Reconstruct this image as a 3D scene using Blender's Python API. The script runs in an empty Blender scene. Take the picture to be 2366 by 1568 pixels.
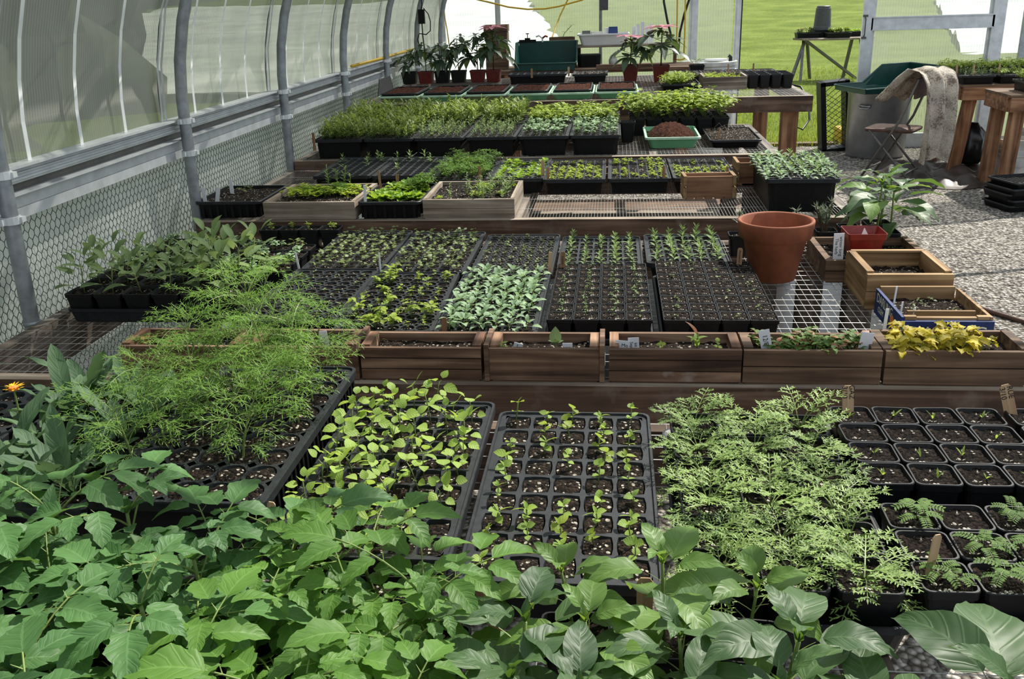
import bpy, math, random
from math import sin, cos, pi, sqrt, radians as R
from mathutils import Vector, Matrix, Euler
random.seed(7)
rnd = random.random
def ru(a, b): return a + (b - a) * random.random()
sc = bpy.context.scene
col = sc.collection

# ------------------------------------------------------------------ camera
FPX, PITCH, YAW, ROLL = 2159.5, 0.351282, 0.112728, -0.032901
cam = bpy.data.cameras.new('camera')
cam.sensor_width = 36.0
cam.lens = FPX / 2366 * 36.0
cam.clip_start = 0.05
cam.clip_end = 400
camo = bpy.data.objects.new('camera', cam)
col.objects.link(camo)
fw = Vector((-sin(YAW) * cos(PITCH), cos(YAW) * cos(PITCH), -sin(PITCH)))
rt0 = Vector((cos(YAW), sin(YAW), 0))
up0 = rt0.cross(fw)
rt = rt0 * cos(ROLL) + up0 * sin(ROLL)
up = rt.cross(fw)
camo.matrix_world = Matrix(((rt.x, up.x, -fw.x, 0), (rt.y, up.y, -fw.y, 0), (rt.z, up.z, -fw.z, 1.6), (0, 0, 0, 1)))
sc.camera = camo

# ------------------------------------------------------------------ light
sc.view_settings.view_transform = 'Standard'
sc.view_settings.look = 'None'
sc.view_settings.gamma = 1
sc.view_settings.use_curve_mapping = False
sc.view_settings.exposure = 0.12
w = bpy.data.worlds.new('sky')
sc.world = w
w.use_nodes = True
nt = w.node_tree
bg = nt.nodes['Background']
bg.inputs[0].default_value = (0.80, 0.90, 1.0, 1)
bg.inputs[1].default_value = 0.85
sun = bpy.data.lights.new('sun', 'SUN')
sun.energy = 6.5
sun.angle = R(0.6)
sun.color = (1.0, 0.95, 0.86)
so = bpy.data.objects.new('sun', sun)
col.objects.link(so)
SUND = Vector((0.45, 0.60, 0.85)).normalized()
so.rotation_euler = SUND.to_track_quat('Z', 'Y').to_euler()
so.location = (4, 5, 8)
cy = sc.cycles
cy.max_bounces = 6
cy.diffuse_bounces = 3
cy.glossy_bounces = 2
cy.transmission_bounces = 4
cy.transparent_max_bounces = 12
cy.caustics_reflective = False
cy.caustics_refractive = False
cy.sample_clamp_indirect = 4.0
cy.use_denoising = True

# ------------------------------------------------------------------ materials
def newmat(name):
    m = bpy.data.materials.new(name)
    m.use_nodes = True
    t = m.node_tree
    return m, t, t.nodes['Principled BSDF'], t.nodes['Material Output']
def N(t, typ, **kw):
    n = t.nodes.new(typ)
    for k, v in kw.items():
        if k.startswith('i_'):
            n.inputs[int(k[2:])].default_value = v
        else:
            setattr(n, k, v)
    return n
def L(t, a, b): t.links.new(a, b)
def math_(t, op, a, b=None, c=None):
    n = N(t, 'ShaderNodeMath', operation=op)
    for i, x in enumerate((a, b, c)):
        if x is None: continue
        if isinstance(x, (int, float)): n.inputs[i].default_value = x
        else: L(t, x, n.inputs[i])
    return n.outputs[0]
def ramp(t, fac, stops):
    n = N(t, 'ShaderNodeValToRGB')
    e = n.color_ramp.elements
    while len(e) < len(stops): e.new(0.5)
    for i, (p, c) in enumerate(stops):
        e[i].position = p
        e[i].color = (*c, 1)
    L(t, fac, n.inputs[0])
    return n.outputs[0]
def noise(t, scale, detail=3, vec=None, rough=.55):
    n = N(t, 'ShaderNodeTexNoise')
    n.inputs['Scale'].default_value = scale
    n.inputs['Detail'].default_value = detail
    n.inputs['Roughness'].default_value = rough
    if vec is not None: L(t, vec, n.inputs['Vector'])
    return n.outputs['Fac']
def objco(t, scale=(1, 1, 1)):
    c = N(t, 'ShaderNodeTexCoord')
    m = N(t, 'ShaderNodeMapping')
    m.inputs['Scale'].default_value = scale
    L(t, c.outputs['Object'], m.inputs['Vector'])
    return m.outputs[0]
def bump(t, p, h, strength=.4, dist=.002):
    b = N(t, 'ShaderNodeBump')
    b.inputs['Strength'].default_value = strength
    b.inputs['Distance'].default_value = dist
    L(t, h, b.inputs['Height'])
    L(t, b.outputs[0], p.inputs['Normal'])
def setp(p, c=None, rough=.5, metal=0, spec=.5):
    if c is not None: p.inputs['Base Color'].default_value = (*c, 1)
    p.inputs['Roughness'].default_value = rough
    p.inputs['Metallic'].default_value = metal
    p.inputs['Specular IOR Level'].default_value = spec
def plain(name, c, rough=.5, metal=0, spec=.5, var=0.25, ns=30, bs=.0):
    m, t, p, o = newmat(name)
    setp(p, c, rough, metal, spec)
    f = noise(t, ns, 4, objco(t))
    c2 = tuple(x * (1 - var) for x in c)
    c3 = tuple(min(1, x * (1 + var)) for x in c)
    L(t, ramp(t, f, [(.3, c2), (.7, c3)]), p.inputs['Base Color'])
    if bs: bump(t, p, f, bs)
    return m
def wood(name, dark, mid, light, axis='x', dens=38, weather=None):
    m, t, p, o = newmat(name)
    s = {'x': (1.6, dens, dens), 'y': (dens, 1.6, dens), 'z': (dens, dens, 1.6)}[axis]
    oi = N(t, 'ShaderNodeObjectInfo')
    co = N(t, 'ShaderNodeTexCoord')
    add = N(t, 'ShaderNodeVectorMath', operation='ADD')
    cmb = N(t, 'ShaderNodeCombineXYZ')
    r10 = math_(t, 'MULTIPLY', oi.outputs['Random'], 9.0)
    for i in range(3): L(t, r10, cmb.inputs[i])
    L(t, co.outputs['Object'], add.inputs[0]); L(t, cmb.outputs[0], add.inputs[1])
    mp = N(t, 'ShaderNodeMapping'); mp.inputs['Scale'].default_value = s
    L(t, add.outputs[0], mp.inputs['Vector'])
    n1 = N(t, 'ShaderNodeTexNoise'); n1.inputs['Scale'].default_value = 1.0; n1.inputs['Detail'].default_value = 5; n1.inputs['Distortion'].default_value = .9
    L(t, mp.outputs[0], n1.inputs['Vector'])
    g = n1.outputs['Fac']
    big = noise(t, 6, 3, add.outputs[0])
    f = math_(t, 'ADD', math_(t, 'MULTIPLY', g, .72), math_(t, 'MULTIPLY', big, .28))
    c = ramp(t, f, [(.33, dark), (.5, mid), (.66, light)])
    if weather:
        wn = noise(t, 9, 4, add.outputs[0])
        mx = N(t, 'ShaderNodeMixRGB')
        L(t, ramp(t, wn, [(.55, (0, 0, 0)), (.72, (1, 1, 1))]), mx.inputs[0])
        L(t, c, mx.inputs[1]); mx.inputs[2].default_value = (*weather, 1)
        c = mx.outputs[0]
    L(t, c, p.inputs['Base Color'])
    setp(p, None, .75, 0, .3)
    bump(t, p, g, .45, .002)
    return m
def soilmat(name, dark, light, speck, amount=.35, sscale=160):
    m, t, p, o = newmat(name)
    v = objco(t)
    g = noise(t, 150, 5, v, .7)
    vo2 = N(t, 'ShaderNodeTexVoronoi'); vo2.inputs['Scale'].default_value = 190; L(t, v, vo2.inputs['Vector'])
    sp2 = N(t, 'ShaderNodeSeparateColor'); L(t, vo2.outputs['Color'], sp2.inputs[0])
    f = math_(t, 'ADD', math_(t, 'MULTIPLY', g, .62), math_(t, 'MULTIPLY', sp2.outputs[0], .38))
    c = ramp(t, f, [(.34, dark), (.56, tuple((x + y) * .42 for x, y in zip(dark, light))), (.74, light)])
    vo = N(t, 'ShaderNodeTexVoronoi'); vo.inputs['Scale'].default_value = sscale
    L(t, v, vo.inputs['Vector'])
    sep = N(t, 'ShaderNodeSeparateColor'); L(t, vo.outputs['Color'], sep.inputs[0])
    on = math_(t, 'LESS_THAN', sep.outputs[0], amount)
    rad = math_(t, 'LESS_THAN', vo.outputs['Distance'], math_(t, 'MULTIPLY', sep.outputs[1], .46))
    k = math_(t, 'MULTIPLY', on, rad)
    mx = N(t, 'ShaderNodeMixRGB')
    L(t, k, mx.inputs[0]); L(t, c, mx.inputs[1]); mx.inputs[2].default_value = (*speck, 1)
    L(t, mx.outputs[0], p.inputs['Base Color'])
    setp(p, None, .95, 0, .15)
    bump(t, p, math_(t, 'ADD', math_(t, 'SUBTRACT', math_(t, 'MULTIPLY', g, 1.5), vo2.outputs['Distance']), k), 1.0, .012)
    return m
def leafmat(name, c, tr, rough=.45, spec=.35, trans=.33, var=.3, vein=.25, nv=7, veincol=None):
    m, t, p, o = newmat(name)
    ge = N(t, 'ShaderNodeNewGeometry')
    oi = N(t, 'ShaderNodeObjectInfo')
    rr = math_(t, 'ADD', math_(t, 'MULTIPLY', ge.outputs['Random Per Island'], .6), math_(t, 'MULTIPLY', oi.outputs['Random'], .4))
    c1 = tuple(x * (1 - var) for x in c)
    c2 = (min(1, c[0] * (1 + var * 1.5)), min(1, c[1] * (1 + var)), c[2] * (1 + var * .5))
    base = ramp(t, rr, [(.1, c1), (.9, c2)])
    if vein:
        uv = N(t, 'ShaderNodeUVMap')
        sp = N(t, 'ShaderNodeSeparateXYZ'); L(t, uv.outputs[0], sp.inputs[0])
        au = math_(t, 'ABSOLUTE', math_(t, 'SUBTRACT', math_(t, 'MULTIPLY', sp.outputs[0], 2), 1))
        mid = math_(t, 'LESS_THAN', au, .06)
        ph = math_(t, 'MULTIPLY', math_(t, 'SUBTRACT', math_(t, 'MULTIPLY', sp.outputs[1], nv), math_(t, 'MULTIPLY', au, 1.5)), 2 * pi)
        s = math_(t, 'SINE', ph)
        lat = math_(t, 'POWER', math_(t, 'MAXIMUM', s, 0.0), 9)
        vm = math_(t, 'MAXIMUM', mid, math_(t, 'MULTIPLY', lat, .6))
        mx = N(t, 'ShaderNodeMixRGB')
        L(t, math_(t, 'MULTIPLY', vm, vein), mx.inputs[0]); L(t, base, mx.inputs[1])
        vc = veincol or (min(1, c[0] * 2.2 + .06), min(1, c[1] * 1.7 + .08), min(1, c[2] * 2 + .04))
        mx.inputs[2].default_value = (*vc, 1)
        base = mx.outputs[0]
        bump(t, p, math_(t, 'SUBTRACT', math_(t, 'MULTIPLY', s, .3), vm), .3, .002)
    L(t, base, p.inputs['Base Color'])
    setp(p, None, rough, 0, spec)
    tb = N(t, 'ShaderNodeBsdfTranslucent'); tb.inputs[0].default_value = (*tr, 1)
    ms = N(t, 'ShaderNodeMixShader'); ms.inputs[0].default_value = trans
    L(t, p.outputs[0], ms.inputs[1]); L(t, tb.outputs[0], ms.inputs[2])
    L(t, ms.outputs[0], o.inputs[0])
    return m
def polymat(name, tint, clear, flute=140, axis=1, diff=(.75, .78, .74), trans=.6):
    """twin wall polycarbonate: fluted, part clear, part milky"""
    m, t, p, o = newmat(name)
    tc = N(t, 'ShaderNodeTexCoord')
    sp = N(t, 'ShaderNodeSeparateXYZ'); L(t, tc.outputs['Object'], sp.inputs[0])
    s = math_(t, 'SINE', math_(t, 'MULTIPLY', sp.outputs[axis], flute * 2 * pi))
    k = math_(t, 'ADD', math_(t, 'MULTIPLY', s, .5), .5)
    dirt = noise(t, 5, 5, tc.outputs['Object'])
    f = math_(t, 'ADD', math_(t, 'MULTIPLY', k, .16), math_(t, 'MULTIPLY', dirt, .22))
    f = math_(t, 'SUBTRACT', clear + .19, f)
    tp = N(t, 'ShaderNodeBsdfTransparent'); tp.inputs[0].default_value = (*tint, 1)
    df = N(t, 'ShaderNodeBsdfDiffuse'); df.inputs[0].default_value = (*diff, 1)
    tl = N(t, 'ShaderNodeBsdfTranslucent'); tl.inputs[0].default_value = (*diff, 1)
    m1 = N(t, 'ShaderNodeMixShader'); m1.inputs[0].default_value = trans
    L(t, df.outputs[0], m1.inputs[1]); L(t, tl.outputs[0], m1.inputs[2])
    m2 = N(t, 'ShaderNodeMixShader')
    L(t, f, m2.inputs[0]); L(t, m1.outputs[0], m2.inputs[1]); L(t, tp.outputs[0], m2.inputs[2])
    t.nodes.remove(p)
    L(t, m2.outputs[0], o.inputs[0])
    return m

M = {}
M['black'] = plain('black_plastic', (.006, .006, .0065), .5, 0, .22, .3, 60)
M['blacktop'] = plain('grey_black_plastic', (.016, .018, .021), .5, 0, .35, .4, 70)
M['pot'] = plain('pot_plastic', (.008, .008, .009), .42, 0, .3, .3, 60)
M['soil'] = soilmat('potting_soil', (.005, .0038, .003), (.062, .043, .032), (.78, .72, .61), .44, 150)
M['soilperl'] = soilmat('perlite_soil', (.006, .005, .004), (.09, .062, .044), (.82, .74, .61), .64, 130)
M['coir'] = soilmat('coir', (.03, .009, .005), (.22, .07, .035), (.26, .09, .05), .2)
M['wred'] = wood('weathered_redwood', (.035, .018, .011), (.145, .083, .052), (.33, .21, .14))
M['wredy'] = wood('weathered_redwood_end', (.05, .025, .015), (.19, .095, .055), (.42, .26, .16), 'y')
M['wgrey'] = wood('weathered_redwood_flaking', (.035, .018, .011), (.145, .083, .052), (.33, .21, .14), 'x', 38, (.42, .37, .32))
M['wbrown'] = wood('brown_wood', (.045, .026, .016), (.14, .085, .052), (.27, .175, .11))
M['wbeam'] = wood('bench_beam', (.026, .015, .010), (.095, .054, .035), (.20, .13, .09), 'x', 30, (.17, .13, .10))
M['wbeamy'] = wood('bench_beam_side', (.05, .038, .03), (.16, .125, .10), (.32, .27, .22), 'y', 30, (.30, .27, .23))
M['wpost'] = wood('bench_leg', (.075, .033, .017), (.27, .13, .065), (.44, .25, .135), 'z', 26)
M['wleg'] = wood('grey_bench_leg', (.02, .015, .012), (.07, .052, .04), (.14, .11, .085), 'z', 26)
M['wpostx'] = wood('table_apron', (.075, .033, .017), (.26, .125, .065), (.44, .25, .14), 'x', 26)
M['wpale'] = wood('pale_weathered_wood', (.11, .085, .062), (.26, .21, .16), (.45, .385, .31))
M['wpaley'] = wood('pale_weathered_wood_end', (.11, .085, .062), (.26, .21, .16), (.45, .385, .31), 'y')
M['wyel'] = wood('pine_wood', (.13, .072, .032), (.28, .17, .08), (.46, .31, .16))
M['wyely'] = wood('pine_wood_end', (.13, .072, .032), (.28, .17, .08), (.46, .31, .16), 'y')
M['wbox'] = wood('cedar_box_wood', (.085, .042, .022), (.24, .125, .066), (.36, .21, .12))
M['galv'] = plain('galvanized_pipe', (.34, .36, .38), .45, .55, .5, .22, 25)
M['alu'] = plain('aluminium', (.64, .66, .67), .42, .2, .5, .15, 14)
M['aluw'] = plain('pale_aluminium', (.74, .76, .77), .5, .25, .5, .15, 10)
M['barwhite'] = plain('white_bar', (.88, .89, .88), .5, 0, .4, .08, 10)
M['aludark'] = plain('dark_channel', (.10, .095, .088), .5, .3, .5, .25, 10)
M['steel'] = plain('can_steel', (.36, .37, .38), .36, .75, .5, .2, 6)
M['wire'] = plain('galvanized_wire', (.42, .42, .41), .45, .5, .5, .3, 12)
M['wiredk'] = plain('dark_green_wire', (.02, .035, .03), .5, .1, .4, .3, 12)
M['terra'] = plain('terracotta', (.27, .085, .04), .72, 0, .3, .3, 14, .1)
M['red'] = plain('red_plastic', (.20, .014, .010), .32, 0, .5, .25, 30)
M['redk'] = plain('dark_red_plastic', (.13, .016, .012), .4, 0, .5, .25, 30)
M['white'] = plain('white_plastic', (.74, .75, .74), .5, 0, .4, .06, 8)
M['dirtywhite'] = plain('dirty_white_plastic', (.55, .55, .52), .5, 0, .4, .25, 8)
M['tag'] = plain('white_tag', (.82, .83, .86), .55, 0, .4, .05, 8)
M['stake'] = wood('stake_wood', (.34, .2, .11), (.50, .33, .19), (.64, .45, .28), 'z', 60)
M['stakedk'] = wood('aged_stake_wood', (.17, .09, .05), (.30, .17, .09), (.42, .25, .14), 'z', 60)
M['ink'] = plain('ink', (.02, .02, .025), .6, 0, .3, 0)
M['green'] = plain('green_plastic', (.16, .42, .22), .4, 0, .45, .12, 12)
M['greenrim'] = plain('pale_green_plastic', (.42, .62, .46), .42, 0, .45, .15, 20)
M['olive'] = plain('olive_plastic', (.22, .27, .13), .45, 0, .45, .15, 20)
M['dgreen'] = plain('dark_green_plastic', (.006, .055, .045), .35, 0, .5, .2, 8)
M['blue'] = plain('blue_paint', (.012, .032, .13), .6, 0, .4, .4, 26)
M['orange'] = plain('orange_ink', (.7, .22, .04), .6, 0, .3, .1)
M['cream'] = plain('cream_ink', (.75, .72, .55), .6, 0, .3, .1)
M['yellow'] = plain('yellow_cord', (.62, .40, .03), .45, 0, .4, .1)
M['rubber'] = plain('black_rubber', (.014, .014, .015), .5, 0, .4, .2)
M['rust'] = plain('rusty_steel', (.10, .055, .042), .7, .2, .4, .4, 30, .2)
M['chair'] = plain('grey_steel', (.16, .15, .14), .5, .4, .5, .25, 30)
M['pink'] = leafmat('pink_leaf', (.50, .20, .27), (.7, .3, .35), .45, .35, .25, .2, .3)
M['flower'] = plain('orange_petal', (.85, .48, .02), .6, 0, .3, .15)
M['tarp'] = plain('brown_tarp', (.055, .042, .036), .45, 0, .4, .4, 9, .3)
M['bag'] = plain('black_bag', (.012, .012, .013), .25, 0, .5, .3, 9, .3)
M['teal'] = plain('teal_sheet', (.03, .09, .095), .5, 0, .4, .3)
M['grey'] = plain('grey_plastic', (.07, .07, .075), .5, 0, .4, .2)
m, t, p, o = newmat('wool')
f = noise(t, 9, 5, objco(t))
L(t, ramp(t, math_(t, 'ADD', math_(t, 'MULTIPLY', f, .6), math_(t, 'MULTIPLY', noise(t, 90, 3, objco(t)), .4)), [(.40, (.19, .15, .12)), (.5, (.50, .44, .36)), (.66, (.70, .64, .55))]), p.inputs['Base Color'])
setp(p, None, .95, 0, .1); bump(t, p, noise(t, 120, 3, objco(t)), .8, .01)
M['wool'] = m
# gravel, grass
m, t, p, o = newmat('gravel')
v = objco(t)
vo = N(t, 'ShaderNodeTexVoronoi'); vo.inputs['Scale'].default_value = 52; L(t, v, vo.inputs['Vector'])
sp = N(t, 'ShaderNodeSeparateColor'); L(t, vo.outputs['Color'], sp.inputs[0])
c = ramp(t, sp.outputs[0], [(0, (.12, .105, .09)), (.5, (.34, .31, .27)), (1, (.62, .58, .52))])
mx = N(t, 'ShaderNodeMixRGB', blend_type='MULTIPLY'); mx.inputs[0].default_value = 1
L(t, c, mx.inputs[1]); L(t, ramp(t, vo.outputs['Distance'], [(.35, (1, 1, 1)), (.75, (.25, .23, .2))]), mx.inputs[2])
L(t, mx.outputs[0], p.inputs['Base Color']); setp(p, None, .85, 0, .3)
bump(t, p, math_(t, 'SUBTRACT', 1.0, vo.outputs['Distance']), 1.0, .02)
M['gravel'] = m
M['stone'] = plain('pebble', (.42, .385, .335), .8, 0, .3, .45, 3)
m, t, p, o = newmat('lawn')
v = objco(t)
a = noise(t, .8, 4, v); b = noise(t, 16, 5, v, .7); d = noise(t, 70, 3, v)
f = math_(t, 'ADD', math_(t, 'ADD', math_(t, 'MULTIPLY', a, .35), math_(t, 'MULTIPLY', b, .4)), math_(t, 'MULTIPLY', d, .25))
L(t, ramp(t, f, [(.34, (.08, .125, .015)), (.5, (.21, .29, .04)), (.66, (.42, .48, .11))]), p.inputs['Base Color'])
setp(p, None, .9, 0, .15); bump(t, p, math_(t, 'ADD', b, d), 1.0, .05)
M['lawn'] = m
M['hedge'] = plain('hedge', (.10, .105, .085), .9, 0, .1, .5, 1.2)
M['grass'] = leafmat('grass_blade', (.22, .29, .045), (.36, .44, .06), .6, .2, .35, .4, 0)
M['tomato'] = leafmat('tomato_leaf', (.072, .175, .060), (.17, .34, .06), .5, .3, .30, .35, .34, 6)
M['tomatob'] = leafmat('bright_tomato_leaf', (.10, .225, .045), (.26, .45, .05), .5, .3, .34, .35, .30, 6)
M['pepper'] = leafmat('pepper_leaf', (.055, .115, .042), (.17, .32, .03), .48, .35, .24, .3, .22, 6)
M['pepperb'] = leafmat('young_pepper_leaf', (.10, .20, .045), (.30, .46, .05), .45, .35, .32, .3, .25, 6)
M['yel'] = leafmat('lime_leaf', (.27, .42, .09), (.48, .64, .10), .5, .3, .4, .25, .15, 5)
M['lime'] = leafmat('bright_lime_leaf', (.32, .44, .05), (.55, .66, .06), .5, .3, .4, .25, 0)
M['cham'] = leafmat('ferny_leaf', (.21, .34, .11), (.34, .50, .11), .5, .3, .3, .45, 0)
M['cosmos'] = leafmat('feathery_leaf', (.15, .30, .055), (.28, .48, .06), .5, .3, .34, .35, 0)
M['kale'] = leafmat('glaucous_leaf', (.27, .42, .25), (.36, .52, .22), .55, .3, .28, .25, .25, 5)
M['strap'] = leafmat('strap_leaf', (.19, .31, .11), (.36, .5, .12), .5, .3, .32, .25, .15, 4)
M['sage'] = leafmat('sage_leaf', (.16, .25, .11), (.32, .44, .14), .6, .25, .28, .3, .2, 7)
M['cal'] = leafmat('calendula_leaf', (.075, .145, .075), (.16, .28, .10), .6, .25, .22, .3, .3, 7, (.2, .3, .16))
M['mid'] = leafmat('mid_green_leaf', (.10, .20, .040), (.25, .40, .05), .5, .3, .34, .3, .1, 5)
M['dense'] = leafmat('olive_green_leaf', (.17, .25, .065), (.36, .48, .08), .5, .3, .34, .35, 0)
M['celery'] = leafmat('celery_leaf', (.26, .37, .06), (.45, .58, .07), .5, .3, .38, .3, .1, 4)
M['lettuce'] = leafmat('lettuce_leaf', (.17, .32, .035), (.40, .58, .05), .45, .35, .38, .25, .2, 5)
M['parsley'] = leafmat('parsley_leaf', (.09, .20, .020), (.22, .40, .03), .45, .35, .34, .3, 0)
M['castor'] = leafmat('castor_leaf', (.045, .085, .050), (.12, .20, .03), .38, .45, .2, .35, .3, 8)
M['rose'] = leafmat('grey_needle', (.22, .27, .20), (.25, .32, .18), .6, .25, .15, .25, 0)
M['autumn'] = leafmat('yellowing_leaf', (.42, .38, .035), (.62, .55, .05), .5, .3, .36, .4, .3, 6)
M['tinyl'] = leafmat('seed_leaf', (.16, .23, .085), (.30, .40, .12), .5, .3, .3, .4, 0)
M['redl'] = leafmat('reddish_leaf', (.30, .13, .07), (.4, .2, .08), .5, .3, .3, .4, 0)
M['stem'] = plain('green_stem', (.16, .22, .06), .5, 0, .3, .25, 40)
M['stemdk'] = plain('brown_stem', (.09, .06, .03), .6, 0, .3, .3, 40)
M['polyl'] = polymat('side_polycarbonate', (.56, .60, .48), .27, 70, 1, (.44, .44, .405), .45)
M['polyb'] = polymat('end_polycarbonate', (.92, .95, .90), .56, 38, 0, (.56, .58, .54), .5)
M['shadem'] = polymat('shade_sheet_polycarbonate', (.80, .82, .80), .40, 40, 1, (.5, .5, .5), .6)
m, t, p, o = newmat('shade_cloth')
cl = noise(t, 3.0, 4, objco(t))
rr = ramp(t, cl, [(.35, (.60, .64, .62)), (.65, (.84, .87, .85))])
df = N(t, 'ShaderNodeBsdfDiffuse'); tl = N(t, 'ShaderNodeBsdfTranslucent')
L(t, rr, df.inputs[0]); L(t, rr, tl.inputs[0])
ms = N(t, 'ShaderNodeMixShader'); ms.inputs[0].default_value = .45
L(t, df.outputs[0], ms.inputs[1]); L(t, tl.outputs[0], ms.inputs[2]); t.nodes.remove(p); L(t, ms.outputs[0], o.inputs[0])
M['cloth'] = m
m, t, p, o = newmat('white_film')
df = N(t, 'ShaderNodeBsdfDiffuse'); tl = N(t, 'ShaderNodeBsdfTranslucent')
rr = ramp(t, noise(t, 1.1, 4, objco(t, (.5, 1, 3))), [(.35, (.70, .72, .75)), (.6, (.92, .93, .94))])
L(t, rr, df.inputs[0]); L(t, rr, tl.inputs[0])
ms = N(t, 'ShaderNodeMixShader'); ms.inputs[0].default_value = .15
L(t, df.outputs[0], ms.inputs[1]); L(t, tl.outputs[0], ms.inputs[2]); t.nodes.remove(p); L(t, ms.outputs[0], o.inputs[0])
M['film'] = m

# ------------------------------------------------------------------ mesh builder
class MB:
    def __init__(s): s.v = []; s.f = []; s.m = []; s.uv = []
    def face(s, idx, mat=0, uv=None):
        s.f.append(idx); s.m.append(mat); s.uv.append(uv)
    def box(s, c, d, mat=0, rz=0, taper=1.0, rot=None):
        """c = centre of the base, d = size; taper scales the top"""
        b = len(s.v); hx, hy, h = d[0] / 2, d[1] / 2, d[2]
        for z, k in ((0, 1), (h, taper)):
            for x, y in ((-hx, -hy), (hx, -hy), (hx, hy), (-hx, hy)):
                q = Vector((x * k, y * k, z))
                if rot is not None: q = rot @ q
                elif rz: q = Vector((q.x * cos(rz) - q.y * sin(rz), q.x * sin(rz) + q.y * cos(rz), q.z))
                s.v.append((c[0] + q.x, c[1] + q.y, c[2] + q.z))
        for q in ((3, 2, 1, 0), (4, 5, 6, 7), (0, 1, 5, 4), (1, 2, 6, 5), (2, 3, 7, 6), (3, 0, 4, 7)):
            s.face([b + i for i in q], mat)
    def bar(s, a, b, wd, th, mat=0, upv=(0, 0, 1)):
        a = Vector(a); b = Vector(b); d = (b - a); ln = d.length; d.normalize()
        u = Vector(upv)
        if abs(d.dot(u)) > .98: u = Vector((0, 1, 0))
        x = d.cross(u).normalized(); y = x.cross(d)
        i = len(s.v)
        for p in (a, b):
            for sx, sy in ((-1, -1), (1, -1), (1, 1), (-1, 1)):
                s.v.append(tuple(p + x * sx * wd / 2 + y * sy * th / 2))
        for q in ((3, 2, 1, 0), (4, 5, 6, 7), (0, 1, 5, 4), (1, 2, 6, 5), (2, 3, 7, 6), (3, 0, 4, 7)):
            s.face([i + k for k in q], mat)
    def tube(s, path, r, n=6, mat=0, r1=None, cap=True):
        path = [Vector(p) for p in path]; k = len(path); base = len(s.v)
        px = None
        for i, p in enumerate(path):
            d = (path[min(i + 1, k - 1)] - path[max(i - 1, 0)]).normalized()
            if px is None:
                px = d.orthogonal().normalized()
            else:
                px = (px - d * px.dot(d)).normalized()
            py = d.cross(px)
            rr = r if r1 is None else r + (r1 - r) * i / (k - 1)
            for j in range(n):
                a = 2 * pi * j / n
                s.v.append(tuple(p + px * cos(a) * rr + py * sin(a) * rr))
        for i in range(k - 1):
            for j in range(n):
                a = base + i * n + j; b = base + i * n + (j + 1) % n
                s.face([a, b, b + n, a + n], mat)
        if cap and n > 2:
            s.face([base + j for j in reversed(range(n))], mat)
            s.face([base + (k - 1) * n + j for j in range(n)], mat)
    def loops(s, prof, n=12, rc=None, mat=0, cap0=True, cap1=True, c=(0, 0)):
        """prof: list of (half width, half depth, z[, mat]); rc: corner radius share (1 = round)"""
        base = len(s.v)
        nn = n if rc is None else 4 * (n // 4)
        for e in prof:
            hx, hy, z = e[:3]
            if rc is None:
                for j in range(nn):
                    a = 2 * pi * j / nn
                    s.v.append((c[0] + hx * cos(a), c[1] + hy * sin(a), z))
            else:
                r = min(rc, hx, hy); q = nn // 4
                for k, (sx, sy) in enumerate(((1, 1), (-1, 1), (-1, -1), (1, -1))):
                    for j in range(q):
                        a = pi / 2 * (k + (j / (q - 1) if q > 1 else .5))
                        s.v.append((c[0] + sx * (hx - r) + r * cos(a), c[1] + sy * (hy - r) + r * sin(a), z))
        for i in range(len(prof) - 1):
            mm = prof[i][3] if len(prof[i]) > 3 else mat
            for j in range(nn):
                a = base + i * nn + j; b = base + i * nn + (j + 1) % nn
                s.face([a, b, b + nn, a + nn], mm)
        if cap0: s.face([base + j for j in reversed(range(nn))], mat)
        if cap1: s.face([base + (len(prof) - 1) * nn + j for j in range(nn)], mat)
    def leaf(s, p, az, el, ln, wd, prof='ovate', curl=.6, fold=.25, ns=6, nu=1, mat=0, roll=0, wav=0.0):
        f = PROF[prof]; base = len(s.v)
        ca, sa = cos(az), sin(az); c = Vector(p); st = ln / ns; cr, sr = cos(roll), sin(roll)
        sd0 = Vector((-sa, ca, 0)); cf, sf = cos(fold), sin(fold)
        for i in range(ns + 1):
            t = i / ns; ang = el - curl * t
            n0 = Vector((-sin(ang) * ca, -sin(ang) * sa, cos(ang)))
            sd = sd0 * cr + n0 * sr; nn = n0 * cr - sd0 * sr
            w = max(wd * .5 * f(t), wd * .012)
            for j in range(-nu, nu + 1):
                u = j / nu
                q = c + sd * (u * w * cf) + nn * (abs(u) * w * sf + (wav * sin(t * 19 + u * 2) * abs(u) if wav else 0))
                s.v.append(tuple(q))
            a2 = el - curl * (t + .5 / ns)
            c = c + Vector((cos(a2) * ca, cos(a2) * sa, sin(a2))) * st
        m = 2 * nu + 1
        for i in range(ns):
            for j in range(m - 1):
                a = base + i * m + j
                u0, u1, t0, t1 = j / (m - 1), (j + 1) / (m - 1), i / ns, (i + 1) / ns
                s.face([a, a + 1, a + 1 + m, a + m], mat, ((u0, t0), (u1, t0), (u1, t1), (u0, t1)))
        return c
    def blade(s, a, b, w, mat=0, upv=(0, 0, 1)):
        """thin pointed strip from a to b"""
        a = Vector(a); b = Vector(b); d = b - a
        x = d.cross(Vector(upv))
        if x.length < 1e-6: x = Vector((1, 0, 0))
        x = x.normalized() * w / 2
        i = len(s.v); mdl = a + d * .55
        s.v += [tuple(a - x * .6), tuple(a + x * .6), tuple(mdl + x), tuple(b), tuple(mdl - x)]
        s.face([i, i + 1, i + 2, i + 3, i + 4], mat)
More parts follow.
